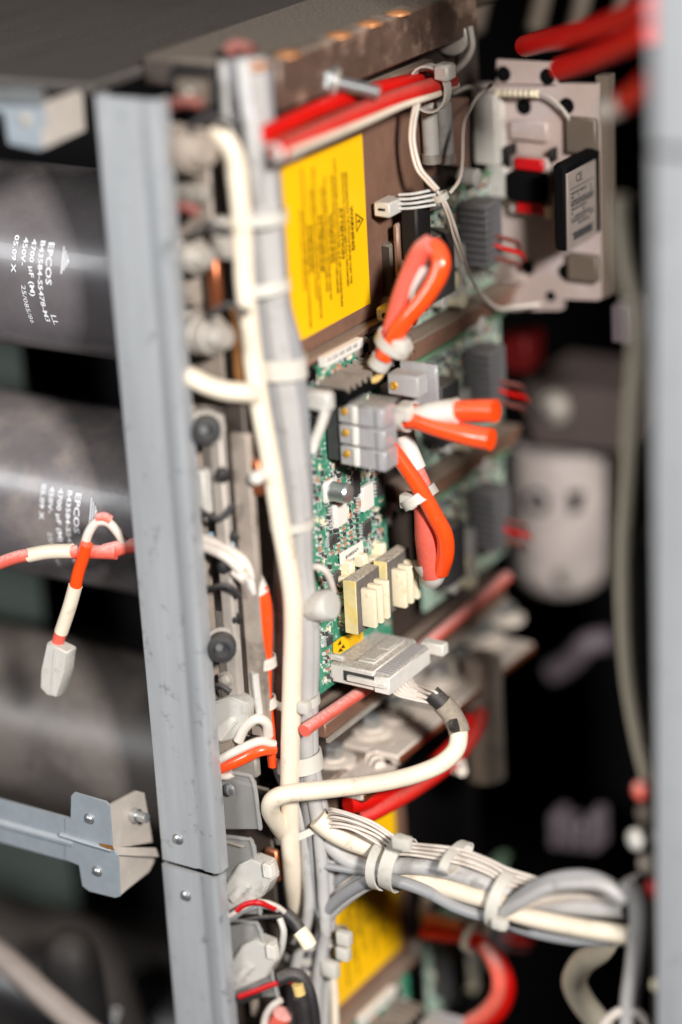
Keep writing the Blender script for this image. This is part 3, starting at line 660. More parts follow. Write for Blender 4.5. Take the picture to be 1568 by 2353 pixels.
# ================================================================== ORANGE AND RED LEADS OF THE BOARD
def lead(name, label, parts, tie=None, tierad=(0.0075, 0.0055), tail=None, group='orange leads with white ties on the circuit boards'):
    t = thing(name, label, 'cable', PY(*parts[0][1][0]), group)
    for nm, pts, r, m in parts: cable(nm, pts, r, m, t, 16)
    if tie:
        for (cxy, axis_to) in tie:
            c = PY(*cxy); a = (PY(*axis_to) - c).normalized()
            ref = a.cross(V(RX).cross(V(RY))) if False else V((1, 0, 0))
            b = obj('cable_tie', band(NB(), c, a, tierad[0], tierad[1], ref, 0.0042, 0.0009), 'nylon_tie', t)
            if tail:
                p = PY(*tail); obj('tie_head', bx(NB(), p.x - .0032, p.x + .0032, p.y - .003, p.y + .003, p.z - .0032, p.z + .0032, .0012, 2), 'nylon_tie', b)
    return t
RT = 0.0037
lead('insulated_lead', 'orange lead with a white sleeve and a folded end pointing right from the terminal block', [
    ('lead', [(880, 942, .078), (915, 950, .080), (945, 952, .082), (990, 948, .083), (1050, 944, .084), (1105, 943, .084), (1140, 944, .084)], lambda t: .0034 + .0014 * t, 'orange_tube'),
    ('white_sleeve', [(946, 953, .0815), (985, 949, .0825), (1052, 944, .0835)], lambda t: .0032 + .0022 * t, 'white_plastic'),
    ('lead', [(880, 956, .078), (915, 962, .079), (960, 967, .080), (1020, 985, .081), (1085, 1002, .082), (1130, 1010, .082)], lambda t: .0034 + .0012 * t, 'orange_tube')],
    tie=[((935, 956, .080), (960, 960, .080))], tierad=(.0052, .0076), tail=(930, 947, .076))
lead('insulated_lead', 'orange lead bending down from the terminal block to a grey dusty end', [
    ('lead', [(882, 1005, .080), (905, 1035, .082), (940, 1085, .084), (972, 1135, .086), (1000, 1185, .088), (1022, 1230, .090), (1024, 1275, .092), (1012, 1312, .094)], lambda t: .0031 + .0008 * t, 'orange_tube'),
    ('white_sleeve', [(928, 998, .092), (940, 1035, .092), (958, 1078, .092)], .0042, 'white_plastic'),
    ('dusty_lead', [(945, 1060, .096), (966, 1110, .096), (978, 1170, .093), (984, 1230, .093), (992, 1290, .094), (998, 1318, .095)], lambda t: .0036 + .0022 * min(t * 1.6, 1), 'dusty_red_tube'),
    ('dusty_cap', [(985, 1290, .095), (995, 1318, .095), (990, 1335, .096)], lambda t: .0066 - .0022 * t, 'pale_plastic')],
    tie=[((965, 1142, .089), (985, 1175, .089))], tierad=(.0066, .0086), tail=(940, 1150, .085))
lead('insulated_lead', 'dusty red loop of lead standing up beside the yellow warning label', [
    ('lead', [(870, 838, .080), (884, 800, .082), (902, 745, .084), (920, 685, .086), (944, 625, .088), (968, 578, .089), (990, 562, .0895)], lambda t: .0032 + .0012 * t, 'dusty_red_tube'),
    ('lead', [(880, 825, .077), (898, 790, .079), (933, 735, .081), (972, 690, .084), (1004, 640, .087), (1014, 605, .089), (1008, 580, .091), (994, 566, .092)], lambda t: .0034 + .0007 * t, 'orange_tube'),
    ('white_core', [(915, 705, .0855), (948, 655, .0875), (975, 612, .089)], .0022, 'pale_plastic'),
    ('pale_ferrule', [(868, 842, .0785), (880, 822, .079)], .0046, 'pale_plastic')],
    tie=[((905, 788, .081), (918, 765, .081))], tierad=(.0072, .0060), tail=(922, 795, .079))
tag(obj('yellow_wire', tube(NB(), [PY(838, 866, .078), PY(850, 873, .078), PY(866, 870, .079), PY(880, 850, .080)], .0016, 10), 'amber_tip'), 'short yellow wire end lying under the dusty red loop', 'wire')

# ================================================================== FAR BOARDS (three, along the wall, getting soft)
def dup(root, off, label):
    r = root.copy(); COL.objects.link(r); r.location = root.location + V(off); r['label'] = label
    for ch in [o for o in bpy.data.objects if o.parent == root]:
        c2 = ch.copy(); COL.objects.link(c2); c2.parent = r; c2.matrix_parent_inverse = ch.matrix_parent_inverse.copy()
        for g in [o for o in bpy.data.objects if o.parent == ch]:
            d = g.copy(); COL.objects.link(d); d.parent = c2
    return r
rn2 = random.Random(11)
fb = thing('circuit_board', 'far dusty green board beside the contactor, topmost of three', 'circuit board', (XB, .137, .045), 'dusty circuit boards further along the brown wall')
b_ = board(fb, .137, .214, .046, .098, 'pcb_dusty', 330, (), XB, rn2)
obj('edge_rail', bx(NB(), XB - .0005, XB + .003, .137, .214, .0968, .0986), 'pcb_edge', fb)
q = PY(1053, 466, .176); q_ = PY(1122, 618, .176)
rel = obj('ribbed_connector', bx(NB(), max(q.x, XB + .002), q_.x, .176, .190, q_.z, q.z, .0006), 'relay_grey', fb)
for k in range(9):
    z = q.z - (k + .5) * (q.z - q_.z) / 9
    obj('rib', bx(NB(), max(q.x, XB + .002) + .0005, q_.x + .0006, .1745, .1885, z - .0007, z + .0007, .0002), 'relay_grey', rel)
for a, b, m_, r_ in ((1015, 640, 'cream_plastic', .004), (1060, 405, 'pale_plastic', .004), (985, 690, 'pale_plastic', .003), (1030, 690, 'cream_plastic', .0035)):
    c = PX(a, b, XB); obj('electrolytic_can', lathe(NB(), (XB, min(c.y, .209), max(c.z, .050)), (1, 0, 0), [(0, r_), (.008, r_), (.0085, r_ * .8)], 16), m_, fb)
c = PX(1030, 620, XB); obj('white_connector', bx(NB(), XB, XB + .007, c.y - .004, c.y + .004, c.z - .012, c.z + .012, .0006), 'white_plastic', fb)
for k in range(6):
    c = PX(960 + k * 4, 486 - k * 2, XB); obj('pin', tube(NB(), [(XB, c.y, c.z), (XB + .008, c.y - .002, c.z + .001)], .0007, 6), 'zinc', fb)
obj('dark_relay', bx(NB(), XB, XB + .011, .140, .156, .058, .086, .0006), 'chip_black', fb)
for k, (dx, dz, m_) in enumerate(((.002, .0, 'dull_red'), (.004, -.005, 'red_tube'), (.002, -.010, 'dull_red'))):
    p0 = V((q_.x - .001, .183, (q.z + q_.z) / 2 + dz)); obj('red_wire', tube(NB(), [p0, p0 + V((dx, .002, -.002)), p0 + V((dx + .004, .010, -.006)), p0 + V((dx, .020, -.012))], .0011, 8), m_, fb)
fb2 = dup(fb, (0, 0, -.067), 'far dusty green board level with the terminal block, middle of three')
fb3 = dup(fb, (0, 0, -.134), 'far dusty green board behind the cream transformers, lowest of three')
for k, (z, l) in enumerate(((.040, 'dusty brown channel below the topmost far board'), (-.027, 'dusty brown channel below the middle far board'))):
    ch = thing('brown_channel', l, 'channel', (XW, .118, z))
    obj('web', bx(NB(), .0295, .0480, .122, .214, z - .0042, z + .0042, .0006), 'brown_paint', ch)
    obj('lip', bx(NB(), .0480, .0495, .122, .214, z + .0010, z + .0042), 'brown_paint', ch)
# white plug on the wall left of the topmost far board
c = PY(858, 464, .112); e = PY(896, 502, .112)
pg = thing('wire_plug', 'white plug with a dark square socket right of the upper yellow label', 'plug', (c.x, .112, e.z))
obj('housing', bx(NB(), c.x, e.x, .112, .124, e.z, c.z, .0006), 'pale_plastic', pg)
obj('socket', bx(NB(), c.x + .0024, c.x + .0056, .1116, .1122, e.z + .0030, c.z - .0024), 'void_black', pg)
for k in range(4): obj('wire', tube(NB(), [(e.x, .120, e.z + .002 + k * .002), (e.x + .006, .122, e.z + .0025 + k * .002), (e.x + .013, .128, e.z + .003 + k * .0022)], .0006, 6), 'solder', pg)
c = PY(862, 705, .105); e = PY(898, 745, .105)
cl = thing('cable_clip', 'white clip behind the dusty red loop, by the label corner', 'clip', (c.x, .105, e.z))
obj('body', bx(NB(), c.x, e.x, .105, .113, e.z, c.z, .0012), 'pale_plastic', cl)
obj('hole', lathe(NB(), ((c.x + e.x) / 2 + .001, .105, (c.z + e.z) / 2), (0, -1, 0), [(-.001, .0014), (.0003, .0014)], 12), 'void_black', cl)
dk = thing('capacitor_bank', 'dark brown blocks standing in the gap below the white plug', 'blocks', (XB, .120, .05))
for k, (a, b, a2, b2, m_) in enumerate(((868, 560, 905, 700, 'brown_dark'), (918, 470, 962, 600, 'black_metal'), (900, 515, 920, 640, 'brown_paint'))):
    c = PY(a, b, .122); e = PY(a2, b2, .122); obj('block', bx(NB(), c.x, e.x, .122, .134, e.z, c.z, .001), m_, dk)
# pale upright pipes behind the red cable ends
for k, (xx, l) in enumerate(((985, 'left pale upright pipe under the tied end of the red cables'), (1018, 'right pale upright pipe under the tied end of the red cables'))):
    p0, p1 = PX(xx, 232, .0405), PX(xx + 8, 374, .0405)
    pt = thing('pipe', l, 'pipe', p1)
    obj('tube', tube(NB(), [p1, p0], .0036, 14), 'pale_plastic', pt); obj('collar', lathe(NB(), p1, (0, 0, 1), [(0, .0042), (.004, .0042)], 14), 'dull_steel', pt)
tag(obj('rear_plate', prism(NB(), [PX(a, b, .0375) for a, b in ((1035, 225), (1078, 225), (1080, 385), (1038, 380))], (-.001, 0, 0)), 'brown_paint'), 'dull brown plate behind the two pale upright pipes', 'plate')
# rounded lug at the end of the upper fold
c = PY(1040, 85, .19); lg = thing('lug_plate', 'rounded grey lug with a hole at the far end of the brown panel top', 'lug', c)
obj('plate', lathe(NB(), c, (0.3, -1, 0), [(0, .0075), (.002, .0075), (.0026, .0065)], 24), 'dull_steel', lg)
obj('hole', lathe(NB(), c + V((.0008, -.0027, 0)), (0.3, -1, 0), [(0, .0016), (.0004, .0016)], 14), 'void_black', lg)
obj('arm', tube(NB(), [PY(1022, 10, .20), PY(1030, 60, .195), c], .004, 10), 'dull_steel', lg)
obj('curl', tube(NB(), [PY(1080, 60, .19), PY(1085, 110, .19), PY(1060, 150, .19), PY(1010, 185, .19)], .0014, 8), 'dull_steel', lg)

# ================================================================== CONTACTOR ON ITS PLATE
YP = .215
def FP(a, b): return (882 + .375 * a, 117.6 + .375 * b)
cp = thing('contactor', 'beige contactor plate with red and black middle and a grey rating plate', 'contactor', PY(1230, 690, YP))
def poly(pts, y, d, f=True): return prism(NB(), [PY(*(FP(*p) if f else p), y) for p in pts], (0, d, 0))
obj('mounting_plate', poly([(515, 205), (690, 195), (1300, 205), (1312, 1528), (1095, 1520), (1085, 1590), (580, 1585), (560, 1440), (530, 720)], YP, .004), 'plate_lilac', cp)
obj('side_plate', poly([(1300, 150), (1378, 150), (1384, 1500), (1312, 1530)], YP + .004, .006), 'plate_olive', cp)
obj('top_tab', poly([(692, 52), (1055, 70), (1060, 205), (690, 200)], YP - .002, .0018), 'plate_lilac', cp)
for k, (a, b, y) in enumerate(((735, 140, YP - .002), (1005, 155, YP - .002), (600, 335, YP), (860, 340, YP), (1122, 335, YP), (880, 1325, YP), (1116, 1352, YP), (1025, 1500, YP), (1275, 600, YP))):
    c = PY(*FP(a, b), y); obj('hole', lathe(NB(), c, (0, -1, 0), [(-.001, .0036 if k < 7 else .0024), (.0004, .0036 if k < 7 else .0024)], 18), 'void_black', cp)
def bxp(a, b, a2, b2, y, d, m, nm, par, bev=.0006):
    c, e = PY(*FP(a, b), y), PY(*FP(a2, b2), y)
    return obj(nm, bx(NB(), c.x, e.x, y, y + d, e.z, c.z, bev), m, par)
bxp(540, 260, 690, 705, YP - .010, .010, 'white_plastic', 'white_block', cp)
bxp(625, 700, 752, 905, YP - .009, .009, 'pale_plastic', 'pale_block', cp)
bxp(735, 580, 770, 720, YP - .008, .008, 'black_metal', 'post', cp); bxp(1005, 600, 1032, 690, YP - .006, .006, 'black_metal', 'post', cp)
bxp(760, 640, 1020, 1020, YP - .006, .006, 'plate_lilac', 'coil_housing', cp)
bxp(800, 652, 972, 742, YP - .0085, .0025, 'relay_red', 'red_cover', cp); bxp(810, 912, 985, 1012, YP - .0085, .0025, 'relay_red', 'red_cover', cp)
bxp(755, 742, 975, 935, YP - .012, .006, 'void_black', 'black_slider', cp)
bxp(980, 948, 1032, 1032, YP - .010, .004, 'cream_plastic', 'cream_key', cp); bxp(1030, 872, 1092, 1080, YP - .012, .006, 'beige_clutter', 'clip', cp)
bxp(1112, 405, 1300, 640, YP - .004, .004, 'plate_olive', 'olive_cover', cp); bxp(1122, 1240, 1305, 1425, YP - .004, .004, 'plate_olive', 'olive_cover', cp); bxp(770, 420, 1000, 560, YP - .003, .003, 'plate_lilac', 'raised_pad', cp); bxp(640, 1340, 860, 1430, YP - .003, .003, 'plate_lilac', 'raised_pad', cp)
# black body whose +X side carries the rating plate
cA, cB = PY(*FP(1030, 690), YP - .034), PY(*FP(1124, 1235), YP - .034)
body = obj('body', bx(NB(), cA.x, cB.x, YP - .034, YP, cB.z, cA.z, .0015), 'void_black', cp)
rp_x = cB.x + .0004
rp = obj('rating_plate', bx(NB(), cB.x - .001, rp_x, YP - .033, YP - .006, cB.z + .001, cA.z - .004, .0002), 'relay_label', cp)
yc_, zt_ = (YP - .0195), cA.z - .008
obj('lettering', text_bm(NB(), 'CE', .0052, (rp_x, yc_ - .003, zt_), (0, 1, 0), (0, 0, 1), .0002, bold=.0001), 'chip_black', rp, smooth=False)
bm = NB()                                                   # rows of print too small to read
for r_ in range(9):
    y = yc_ - .0105
    while y < yc_ + .0095:
        l_ = rn2.uniform(.0008, .0034)
        if rn2.random() < .72: bx(bm, rp_x, rp_x + .00012, y, min(y + l_, yc_ + .0105), zt_ - .0062 - r_ * .00175, zt_ - .0052 - r_ * .00175)
        y += l_ + .0006
o = obj('fine_print', bm, 'chip_black', rp, smooth=False); o['kind'] = 'stuff'
obj('black_strip', bx(NB(), rp_x, rp_x + .0002, yc_ - .009, yc_ + .009, cB.z + .004, cB.z + .0075), 'chip_black', rp)
for k in range(4):
    z = zt_ - .0035 - k * .0066
    obj('ruled_line', bx(NB(), rp_x, rp_x + .00015, yc_ - .011, yc_ + .011, z - .0002, z + .0002), 'chip_black', rp)
# spliced wire over the plate
sw = thing('spliced_wire', 'thin grey wire with a pale splice tube crossing the contactor plate top', 'wire', PY(1200, 215, YP - .006))
cable('wire', [(1040, 215, .19), (1075, 200, .20), (1105, 205, .205), (1140, 213, YP - .006), (1237, 216, YP - .006), (1270, 228, YP - .005), (1300, 260, YP - .004), (1312, 283, YP - .003)], .0008, 'dull_steel', sw, 8)
obj('splice', tube(NB(), [PY(1141, 214, YP - .0065), PY(1190, 215, YP - .0065), PY(1236, 216, YP - .0065)], .0017, 10), 'cream_plastic', sw)
for k in range(6): obj('band', tube(NB(), [PY(1156 + k * 12, 215, YP - .0065), PY(1161 + k * 12, 215, YP - .0065)], .00185, 10), 'beige_clutter', sw)

# ================================================================== FAR DARK DEVICES ON THE RIGHT
YD = .30
t = thing('terminal_box', 'dark box with a domed bolt in the shadow right of the orange leads', 'box', PY(1320, 1020, YD))
obj('case', prism(NB(), [PY(a, b, YD) for a, b in ((1206, 876), (1432, 902), (1432, 1036), (1226, 1022))], (0, .05, 0)), 'dark_box', t)
obj('bolt', lathe(NB(), PY(1276, 935, YD), (0, -1, 0), [(0, .0085), (.001, .0085), (.001, .0060), (.004, .0052), (.0055, .003), (.0058, .0005)], 20), 'dull_steel', t)
t = thing('contactor', 'pale round device with two dark marks in the right shadow', 'device', PY(1290, 1340, YD))
cc = PY(1290, 1340, YD + .024); ctop = PY(1290, 1040, YD + .012)
dv = obj('case', lathe(NB(), (cc.x, YD + .0245, cc.z), (0, 0, 1), [(0, .018), (.004, .0225), (.010, .0245), (ctop.z - cc.z - .004, .0245), (ctop.z - cc.z, .0232), (ctop.z - cc.z + .001, .012)], 36), 'device_lilac', t)
for k in range(3):
    obj('ring', lathe(NB(), (cc.x, YD + .0245, cc.z + .012 + k * .018), (0, 0, 1), [(0, .0245), (.0006, .0250), (.0020, .0250), (.0026, .0245)], 36), 'device_lilac', t)
obj('emblem', band(NB(), PY(1238, 1150, YD + .0012), (0, 1, 0), .0036, .0036, (1, 0, 0), .004, .0030), 'void_black', t)
obj('emblem_bar', prism(NB(), [PY(a, b, YD + .0012) for a, b in ((1228, 1146), (1248, 1148), (1248, 1156), (1228, 1154))], (0, .0006, 0)), 'void_black', t)
obj('mark', prism(NB(), [PY(a, b, YD - .0008) for a, b in ((1312, 1128), (1345, 1130), (1338, 1146), (1334, 1176), (1318, 1176), (1320, 1148))], (0, .0006, 0)), 'void_black', t)
obj('screw', lathe(NB(), PY(1306, 1322, YD - .001), (0, -1, 0), [(0, .005), (.002, .005), (.003, .003)], 14), 'dull_steel', t)
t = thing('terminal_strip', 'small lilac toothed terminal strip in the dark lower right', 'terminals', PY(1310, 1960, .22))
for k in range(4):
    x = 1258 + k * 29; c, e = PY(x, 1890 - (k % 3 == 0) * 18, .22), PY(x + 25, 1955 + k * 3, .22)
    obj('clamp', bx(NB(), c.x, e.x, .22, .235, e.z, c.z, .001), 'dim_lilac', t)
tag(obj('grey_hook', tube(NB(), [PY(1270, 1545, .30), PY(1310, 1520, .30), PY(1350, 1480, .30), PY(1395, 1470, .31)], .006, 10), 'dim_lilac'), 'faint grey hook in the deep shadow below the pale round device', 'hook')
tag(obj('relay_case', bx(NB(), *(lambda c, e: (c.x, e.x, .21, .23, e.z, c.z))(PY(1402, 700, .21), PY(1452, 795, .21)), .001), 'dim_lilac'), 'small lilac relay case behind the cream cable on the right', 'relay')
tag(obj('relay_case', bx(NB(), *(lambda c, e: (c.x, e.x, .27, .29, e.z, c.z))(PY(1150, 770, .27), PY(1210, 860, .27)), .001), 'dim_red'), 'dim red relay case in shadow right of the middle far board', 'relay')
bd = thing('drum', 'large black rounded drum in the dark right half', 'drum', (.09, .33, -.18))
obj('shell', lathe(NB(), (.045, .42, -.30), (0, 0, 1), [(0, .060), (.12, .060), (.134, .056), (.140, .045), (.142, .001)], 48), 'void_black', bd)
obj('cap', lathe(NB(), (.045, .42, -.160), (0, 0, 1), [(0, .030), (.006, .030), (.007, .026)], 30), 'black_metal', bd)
for k, (a, l) in enumerate(((1090, 'faint grey strut high in the dark, beside the brown lug'), (1232, 'faint grey strut high in the dark, above the contactor tab'), (1325, 'faint grey strut high in the dark, above the upper red cable'), (1420, 'pale grey strut at the very top, left of the right rail'))):
    tag(obj('strut', tube(NB(), [PY(a + 20, -30, .33), PY(a - 2, 65, .33)], .0045, 10), 'plate_olive'), l, 'strut')
# red cables at upper right
rg = 'red cables at the upper right'
tag(cable('red_cable', [(1207, 106, .17), (1260, 92, .15), (1309, 82, .13), (1409, 50, .10), (1500, 14, .07)], .0045, 'red_tube', None, 14), 'upper of two bright red cables leading to the right rail', 'cable', rg)
tag(cable('red_cable', [(1288, 158, .14), (1340, 142, .125), (1390, 122, .11), (1440, 100, .095), (1500, 72, .08)], .0048, 'red_tube', None, 14), 'lower of two bright red cables leading to the right rail', 'cable', rg)
t = thing('red_cable', 'red cable with a white end sleeve left of the right rail', 'cable', PY(1470, 210, .05), rg)
cable('jacket', [(1440, 232, .06), (1470, 212, .05), (1505, 180, .04)], .0046, 'red_tube', t, 14)
cable('white_sleeve', [(1392, 256, .075), (1420, 245, .068), (1450, 226, .058)], .0044, 'white_plastic', t, 12)
# cream cable beside the right rail
tag(cable('cream_cable', [(1425, 452, .035), (1428, 520, .035), (1440, 610, .032), (1462, 705, .03), (1467, 800, .03), (1456, 950, .03), (1446, 1100, .03), (1436, 1250, .03), (1437, 1400, .03), (1446, 1550, .03), (1468, 1690, .03), (1496, 1810, .03)], .0034, 'beige_cable', None, 16, 8), 'long cream cable hanging beside the right rail', 'cable')

# ================================================================== UPRIGHT CABLE TRUNK BETWEEN RAIL AND BOARD
tr = thing('cable_loom', 'upright trunk of grey cables and one fat cream cable, tied with white straps', 'cables', PY(690, 2000, .03))
cable('cream_cable', [(492, 288, .020), (510, 312, .021), (532, 345, .022), (545, 400, .023), (557, 520, .024), (562, 640, .024), (578, 790, .024), (597, 925, .024), (622, 1060, .024), (645, 1200, .024), (668, 1330, .024), (675, 1420, .024), (671, 1590, .024), (667, 1745, .024), (666, 1886, .026), (671, 2000, .030), (677, 2060, .036), (688, 2120, .044)], .0041, 'cream_cable', tr, 16, 8)
greys = [
    ([(522, 140), (528, 260), (545, 330), (566, 470), (578, 620), (592, 760), (612, 930), (640, 1100), (650, 1260), (645, 1420), (642, 1600), (640, 1745), (672, 1830), (697, 1900), (706, 2004), (708, 2100), (676, 2242), (668, 2400)], .034, .0036, 'grey_cable'),
    ([(545, 135), (552, 260), (566, 400), (588, 560), (604, 720), (628, 880), (648, 1020), (668, 1160), (680, 1300), (693, 1450), (690, 1600), (694, 1745), (712, 1880), (716, 1960), (728, 2060), (740, 2140), (700, 2242), (690, 2400)], .033, .0036, 'dark_grey_cable'),
    ([(568, 132), (576, 260), (588, 400), (610, 560), (626, 720), (648, 880), (668, 1020), (685, 1160), (690, 1300), (706, 1450), (704, 1600), (706, 1745), (730, 1880), (738, 1960), (744, 2060), (748, 2140), (730, 2242), (720, 2400)], .034, .0038, 'grey_cable'),
    ([(590, 132), (598, 260), (612, 400), (628, 560), (640, 720), (664, 880), (682, 1020), (696, 1160), (700, 1300), (716, 1450), (713, 1600), (716, 1745), (742, 1870), (752, 1960), (758, 2060), (758, 2140), (752, 2242), (742, 2400)], .036, .0036, 'grey_cable'),
    ([(604, 136), (612, 260), (626, 400), (638, 560), (650, 700), (676, 800), (688, 900), (697, 1020), (703, 1160), (706, 1300), (718, 1450), (716, 1600), (720, 1745)], .041, .0034, 'dark_grey_cable')]
for k, (pts, Y, r, m) in enumerate(greys):
    cable('grey_cable', [(a, b, Y + (.004 if k % 2 else -.002) * max(0, (b - 1700) / 650)) for a, b in pts], (lambda t, r=r: r * (1 - .30 * min(1, max(0, (t - .62) / .15)))), m, tr, 12, 6)
cable('pale_cable', [(560, 140, .030), (572, 240, .028), (585, 320, .027), (590, 410, .030), (600, 500, .036)], .0036, 'grey_cable', tr, 12)
cable('cream_cable', [(760, 2200, .040), (768, 2290, .040), (770, 2400, .040)], .0020, 'cream_cable', tr, 10)
cable('thin_cable', [(718, 1430, .043), (722, 1550, .043), (718, 1640, .043), (712, 1670, .043)], .0012, 'white_wire', tr, 8)
def strap(xa, ya, xb, yb, Y, wid, parent, m='nylon_tie', deep=.0085, head=None, n=24):
    """strap round an upright bundle between two sight lines"""
    a, b = PY(xa, ya, Y), PY(xb, yb, Y); c = (a + b) / 2; u = (b - a); half = u.length / 2; u.normalize()
    axv = u.cross(V((0, 1, 0))).normalized()
    o = obj('cable_tie', band(NB(), c, axv, half, deep, u, wid, .0008, n), m, parent)
    if head:
        p = PY(head[0], head[1], Y - deep - .001); s_ = head[2]
        obj('tie_head', bx(NB(), p.x - s_, p.x + s_, p.y - .002, p.y + .002, p.z - s_, p.z + s_, .0008, 2), m, o)
    return o
strap(545, 490, 648, 500, .032, .0050, tr); strap(560, 660, 655, 655, .032, .0050, tr)
strap(570, 830, 697, 845, .036, .0085, tr); strap(630, 1195, 712, 1205, .033, .0040, tr)
strap(640, 1600, 725, 1612, .033, .0040, tr, head=(700, 1625, .0026)); strap(642, 1742, 732, 1750, .033, .0075, tr)
strap(640, 1922, 738, 1896, .035, .0030, tr); strap(660, 2160, 795, 2150, .042, .0034, tr, head=(792, 2155, .0032))
strap(652, 2180, 790, 2196, .042, .0034, tr, head=(790, 2190, .0030)); strap(665, 2218, 770, 2222, .041, .0044, tr, head=(760, 2226, .0038))
# red lead and blue-white wires left of the trunk
ol = thing('insulated_lead', 'upright orange lead with white bands left of the cream trunk cable', 'cable', PY(610, 1400, .022), 'orange leads with white ties on the circuit boards')
cable('lead', [(596, 1350, .022), (607, 1390, .022), (611, 1450, .022), (611, 1520, .023), (612, 1600, .024), (621, 1680, .025), (627, 1760, .026)], lambda t: .0036 - .0016 * t, 'orange_tube', ol, 14)
cable('white_sleeve', [(562, 1308, .020), (582, 1330, .021), (598, 1362, .022)], .0040, 'white_plastic', ol, 12)
for y in (1518, 1612): strap(597, y, 627, y + 4, .023, .0046, ol, deep=.0042)
cable('tail', [(587, 1545, .018), (590, 1580, .018), (598, 1640, .018)], .0020, 'pale_plastic', ol, 6)
bw = thing('wire_pair', 'blurred white and pale blue wires coming from behind the left rail', 'wires', PY(500, 1260, .018))
for pts, r, m in (([(420, 1225, .016), (470, 1240, .016), (520, 1262, .017), (560, 1290, .018), (585, 1325, .020)], .0026, 'white_wire'),
                  ([(430, 1262, .018), (480, 1262, .018), (530, 1285, .018), (560, 1310, .019)], .0022, 'pale_blue_tape'),
                  ([(470, 1238, .020), (510, 1232, .021), (545, 1255, .021), (570, 1280, .021)], .0022, 'pale_blue_tape'),
                  ([(415, 1240, .012), (460, 1252, .013), (520, 1278, .014), (555, 1310, .016)], .0024, 'white_wire'),
                  ([(560, 1270, .022), (580, 1300, .022), (572, 1330, .022)], .0034, 'orange_tube'),
                  ([(540, 1310, .017), (556, 1322, .017), (566, 1330, .017)], .0028, 'white_wire')):
    cable('wire', pts, r, m, bw, 10)

# ================================================================== CLUTTER IN THE COLUMN BEHIND THE LEFT RAIL
XCOL = .020
st_ = thing('busbar_stack', 'beige upright busbars behind the left rail, between the two black knobs', 'busbars', PY(500, 1300, .016))
def bar(a, b, a2, b2, Y, d, m, nm, par, bev=.0008):
    c, e = PY(a, b, Y), PY(a2, b2, Y)
    return obj(nm, bx(NB(), min(c.x, e.x), max(c.x, e.x), Y, Y + d, min(c.z, e.z), max(c.z, e.z), bev), m, par)
bar(430, 930, 500, 1680, .018, .006, 'beige_clutter', 'busbar', st_); bar(503, 960, 530, 1690, .016, .006, 'raw_and_lit_steel', 'busbar', st_)
bar(532, 1120, 552, 1690, .020, .006, 'beige_clutter', 'busbar', st_); bar(557, 900, 568, 1690, .019, .004, 'brown_dark', 'divider', st_); bar(569, 1000, 577, 1690, .018, .004, 'beige_clutter', 'busbar', st_)
bar(578, 1150, 592, 1690, .022, .004, 'dull_steel', 'busbar', st_)
bar(438, 1080, 474, 1190, .012, .006, 'pale_plastic', 'block', st_)
tag(bar(538, 1052, 600, 1142, .019, .008, 'copper', 'brown_socket', None), 'rusty brown block with a white pin, left of the cream trunk cable', 'block')
for a, b, Y, r in ((448, 1010, .017, .0022), (470, 1130, .017, .0026), (515, 1090, .015, .0022), (455, 1260, .017, .0026), (516, 1300, .015, .0022), (545, 1230, .019, .0018), (466, 1400, .017, .0024), (542, 1420, .019, .0020), (520, 1560, .015, .0024), (480, 1620, .017, .0022)):
    c = PY(a, b, Y); obj('bolt', lathe(NB(), c, (0, -1, 0), [(0, r * 1.5), (.0006, r * 1.5), (.0008, r), (.0026, r * .9), (.0030, r * .3)], 10), 'dull_steel' if r > .0022 else 'rubber', st_)
for pts in ([(440, 1150, .012), (470, 1180, .011), (510, 1190, .012), (540, 1160, .015)], [(445, 1330, .012), (475, 1352, .011), (520, 1345, .012), (552, 1370, .016)], [(470, 1600, .012), (500, 1575, .011), (530, 1590, .012)]):
    cable('stray_wire', pts, .0013, 'rubber', st_, 8)
tag(obj('white_pin', lathe(NB(), PY(590, 1098, .016), (0, -1, 0), [(-.004, .0028), (.001, .0028), (.002, .0018)], 14), 'white_plastic'), 'round white pin end on the rusty brown block', 'pin')
tag(bar(524, 700, 560, 884, .022, .003, 'rust', 'amber_flap', None), 'amber brown flap left of the cream trunk cable, below the upper label', 'flap')
for (a, b, l) in ((474, 992, 'upper black rubber knob seen between rail and trunk'), (510, 1492, 'lower black rubber knob seen between rail and trunk')):
    c = PY(a, b, .008); k = thing('knob', l, 'knob', c); axk = V((.55, -.8, .15))
    obj('disc', lathe(NB(), c, axk, [(-.006, .0060), (0, .0060), (.0010, .0054), (.0012, .0034), (-.0002, .0030), (-.0004, .0002)], 26), 'rubber', k)
    obj('bolt', lathe(NB(), c + V((-.001, -.0004, .001)), axk, [(0, .0016), (.0014, .0016)], 6), 'zinc', k)
    obj('washer', lathe(NB(), c - axk.normalized() * .0062, axk, [(-.001, .0075), (0, .0075)], 24), 'dull_steel', k)
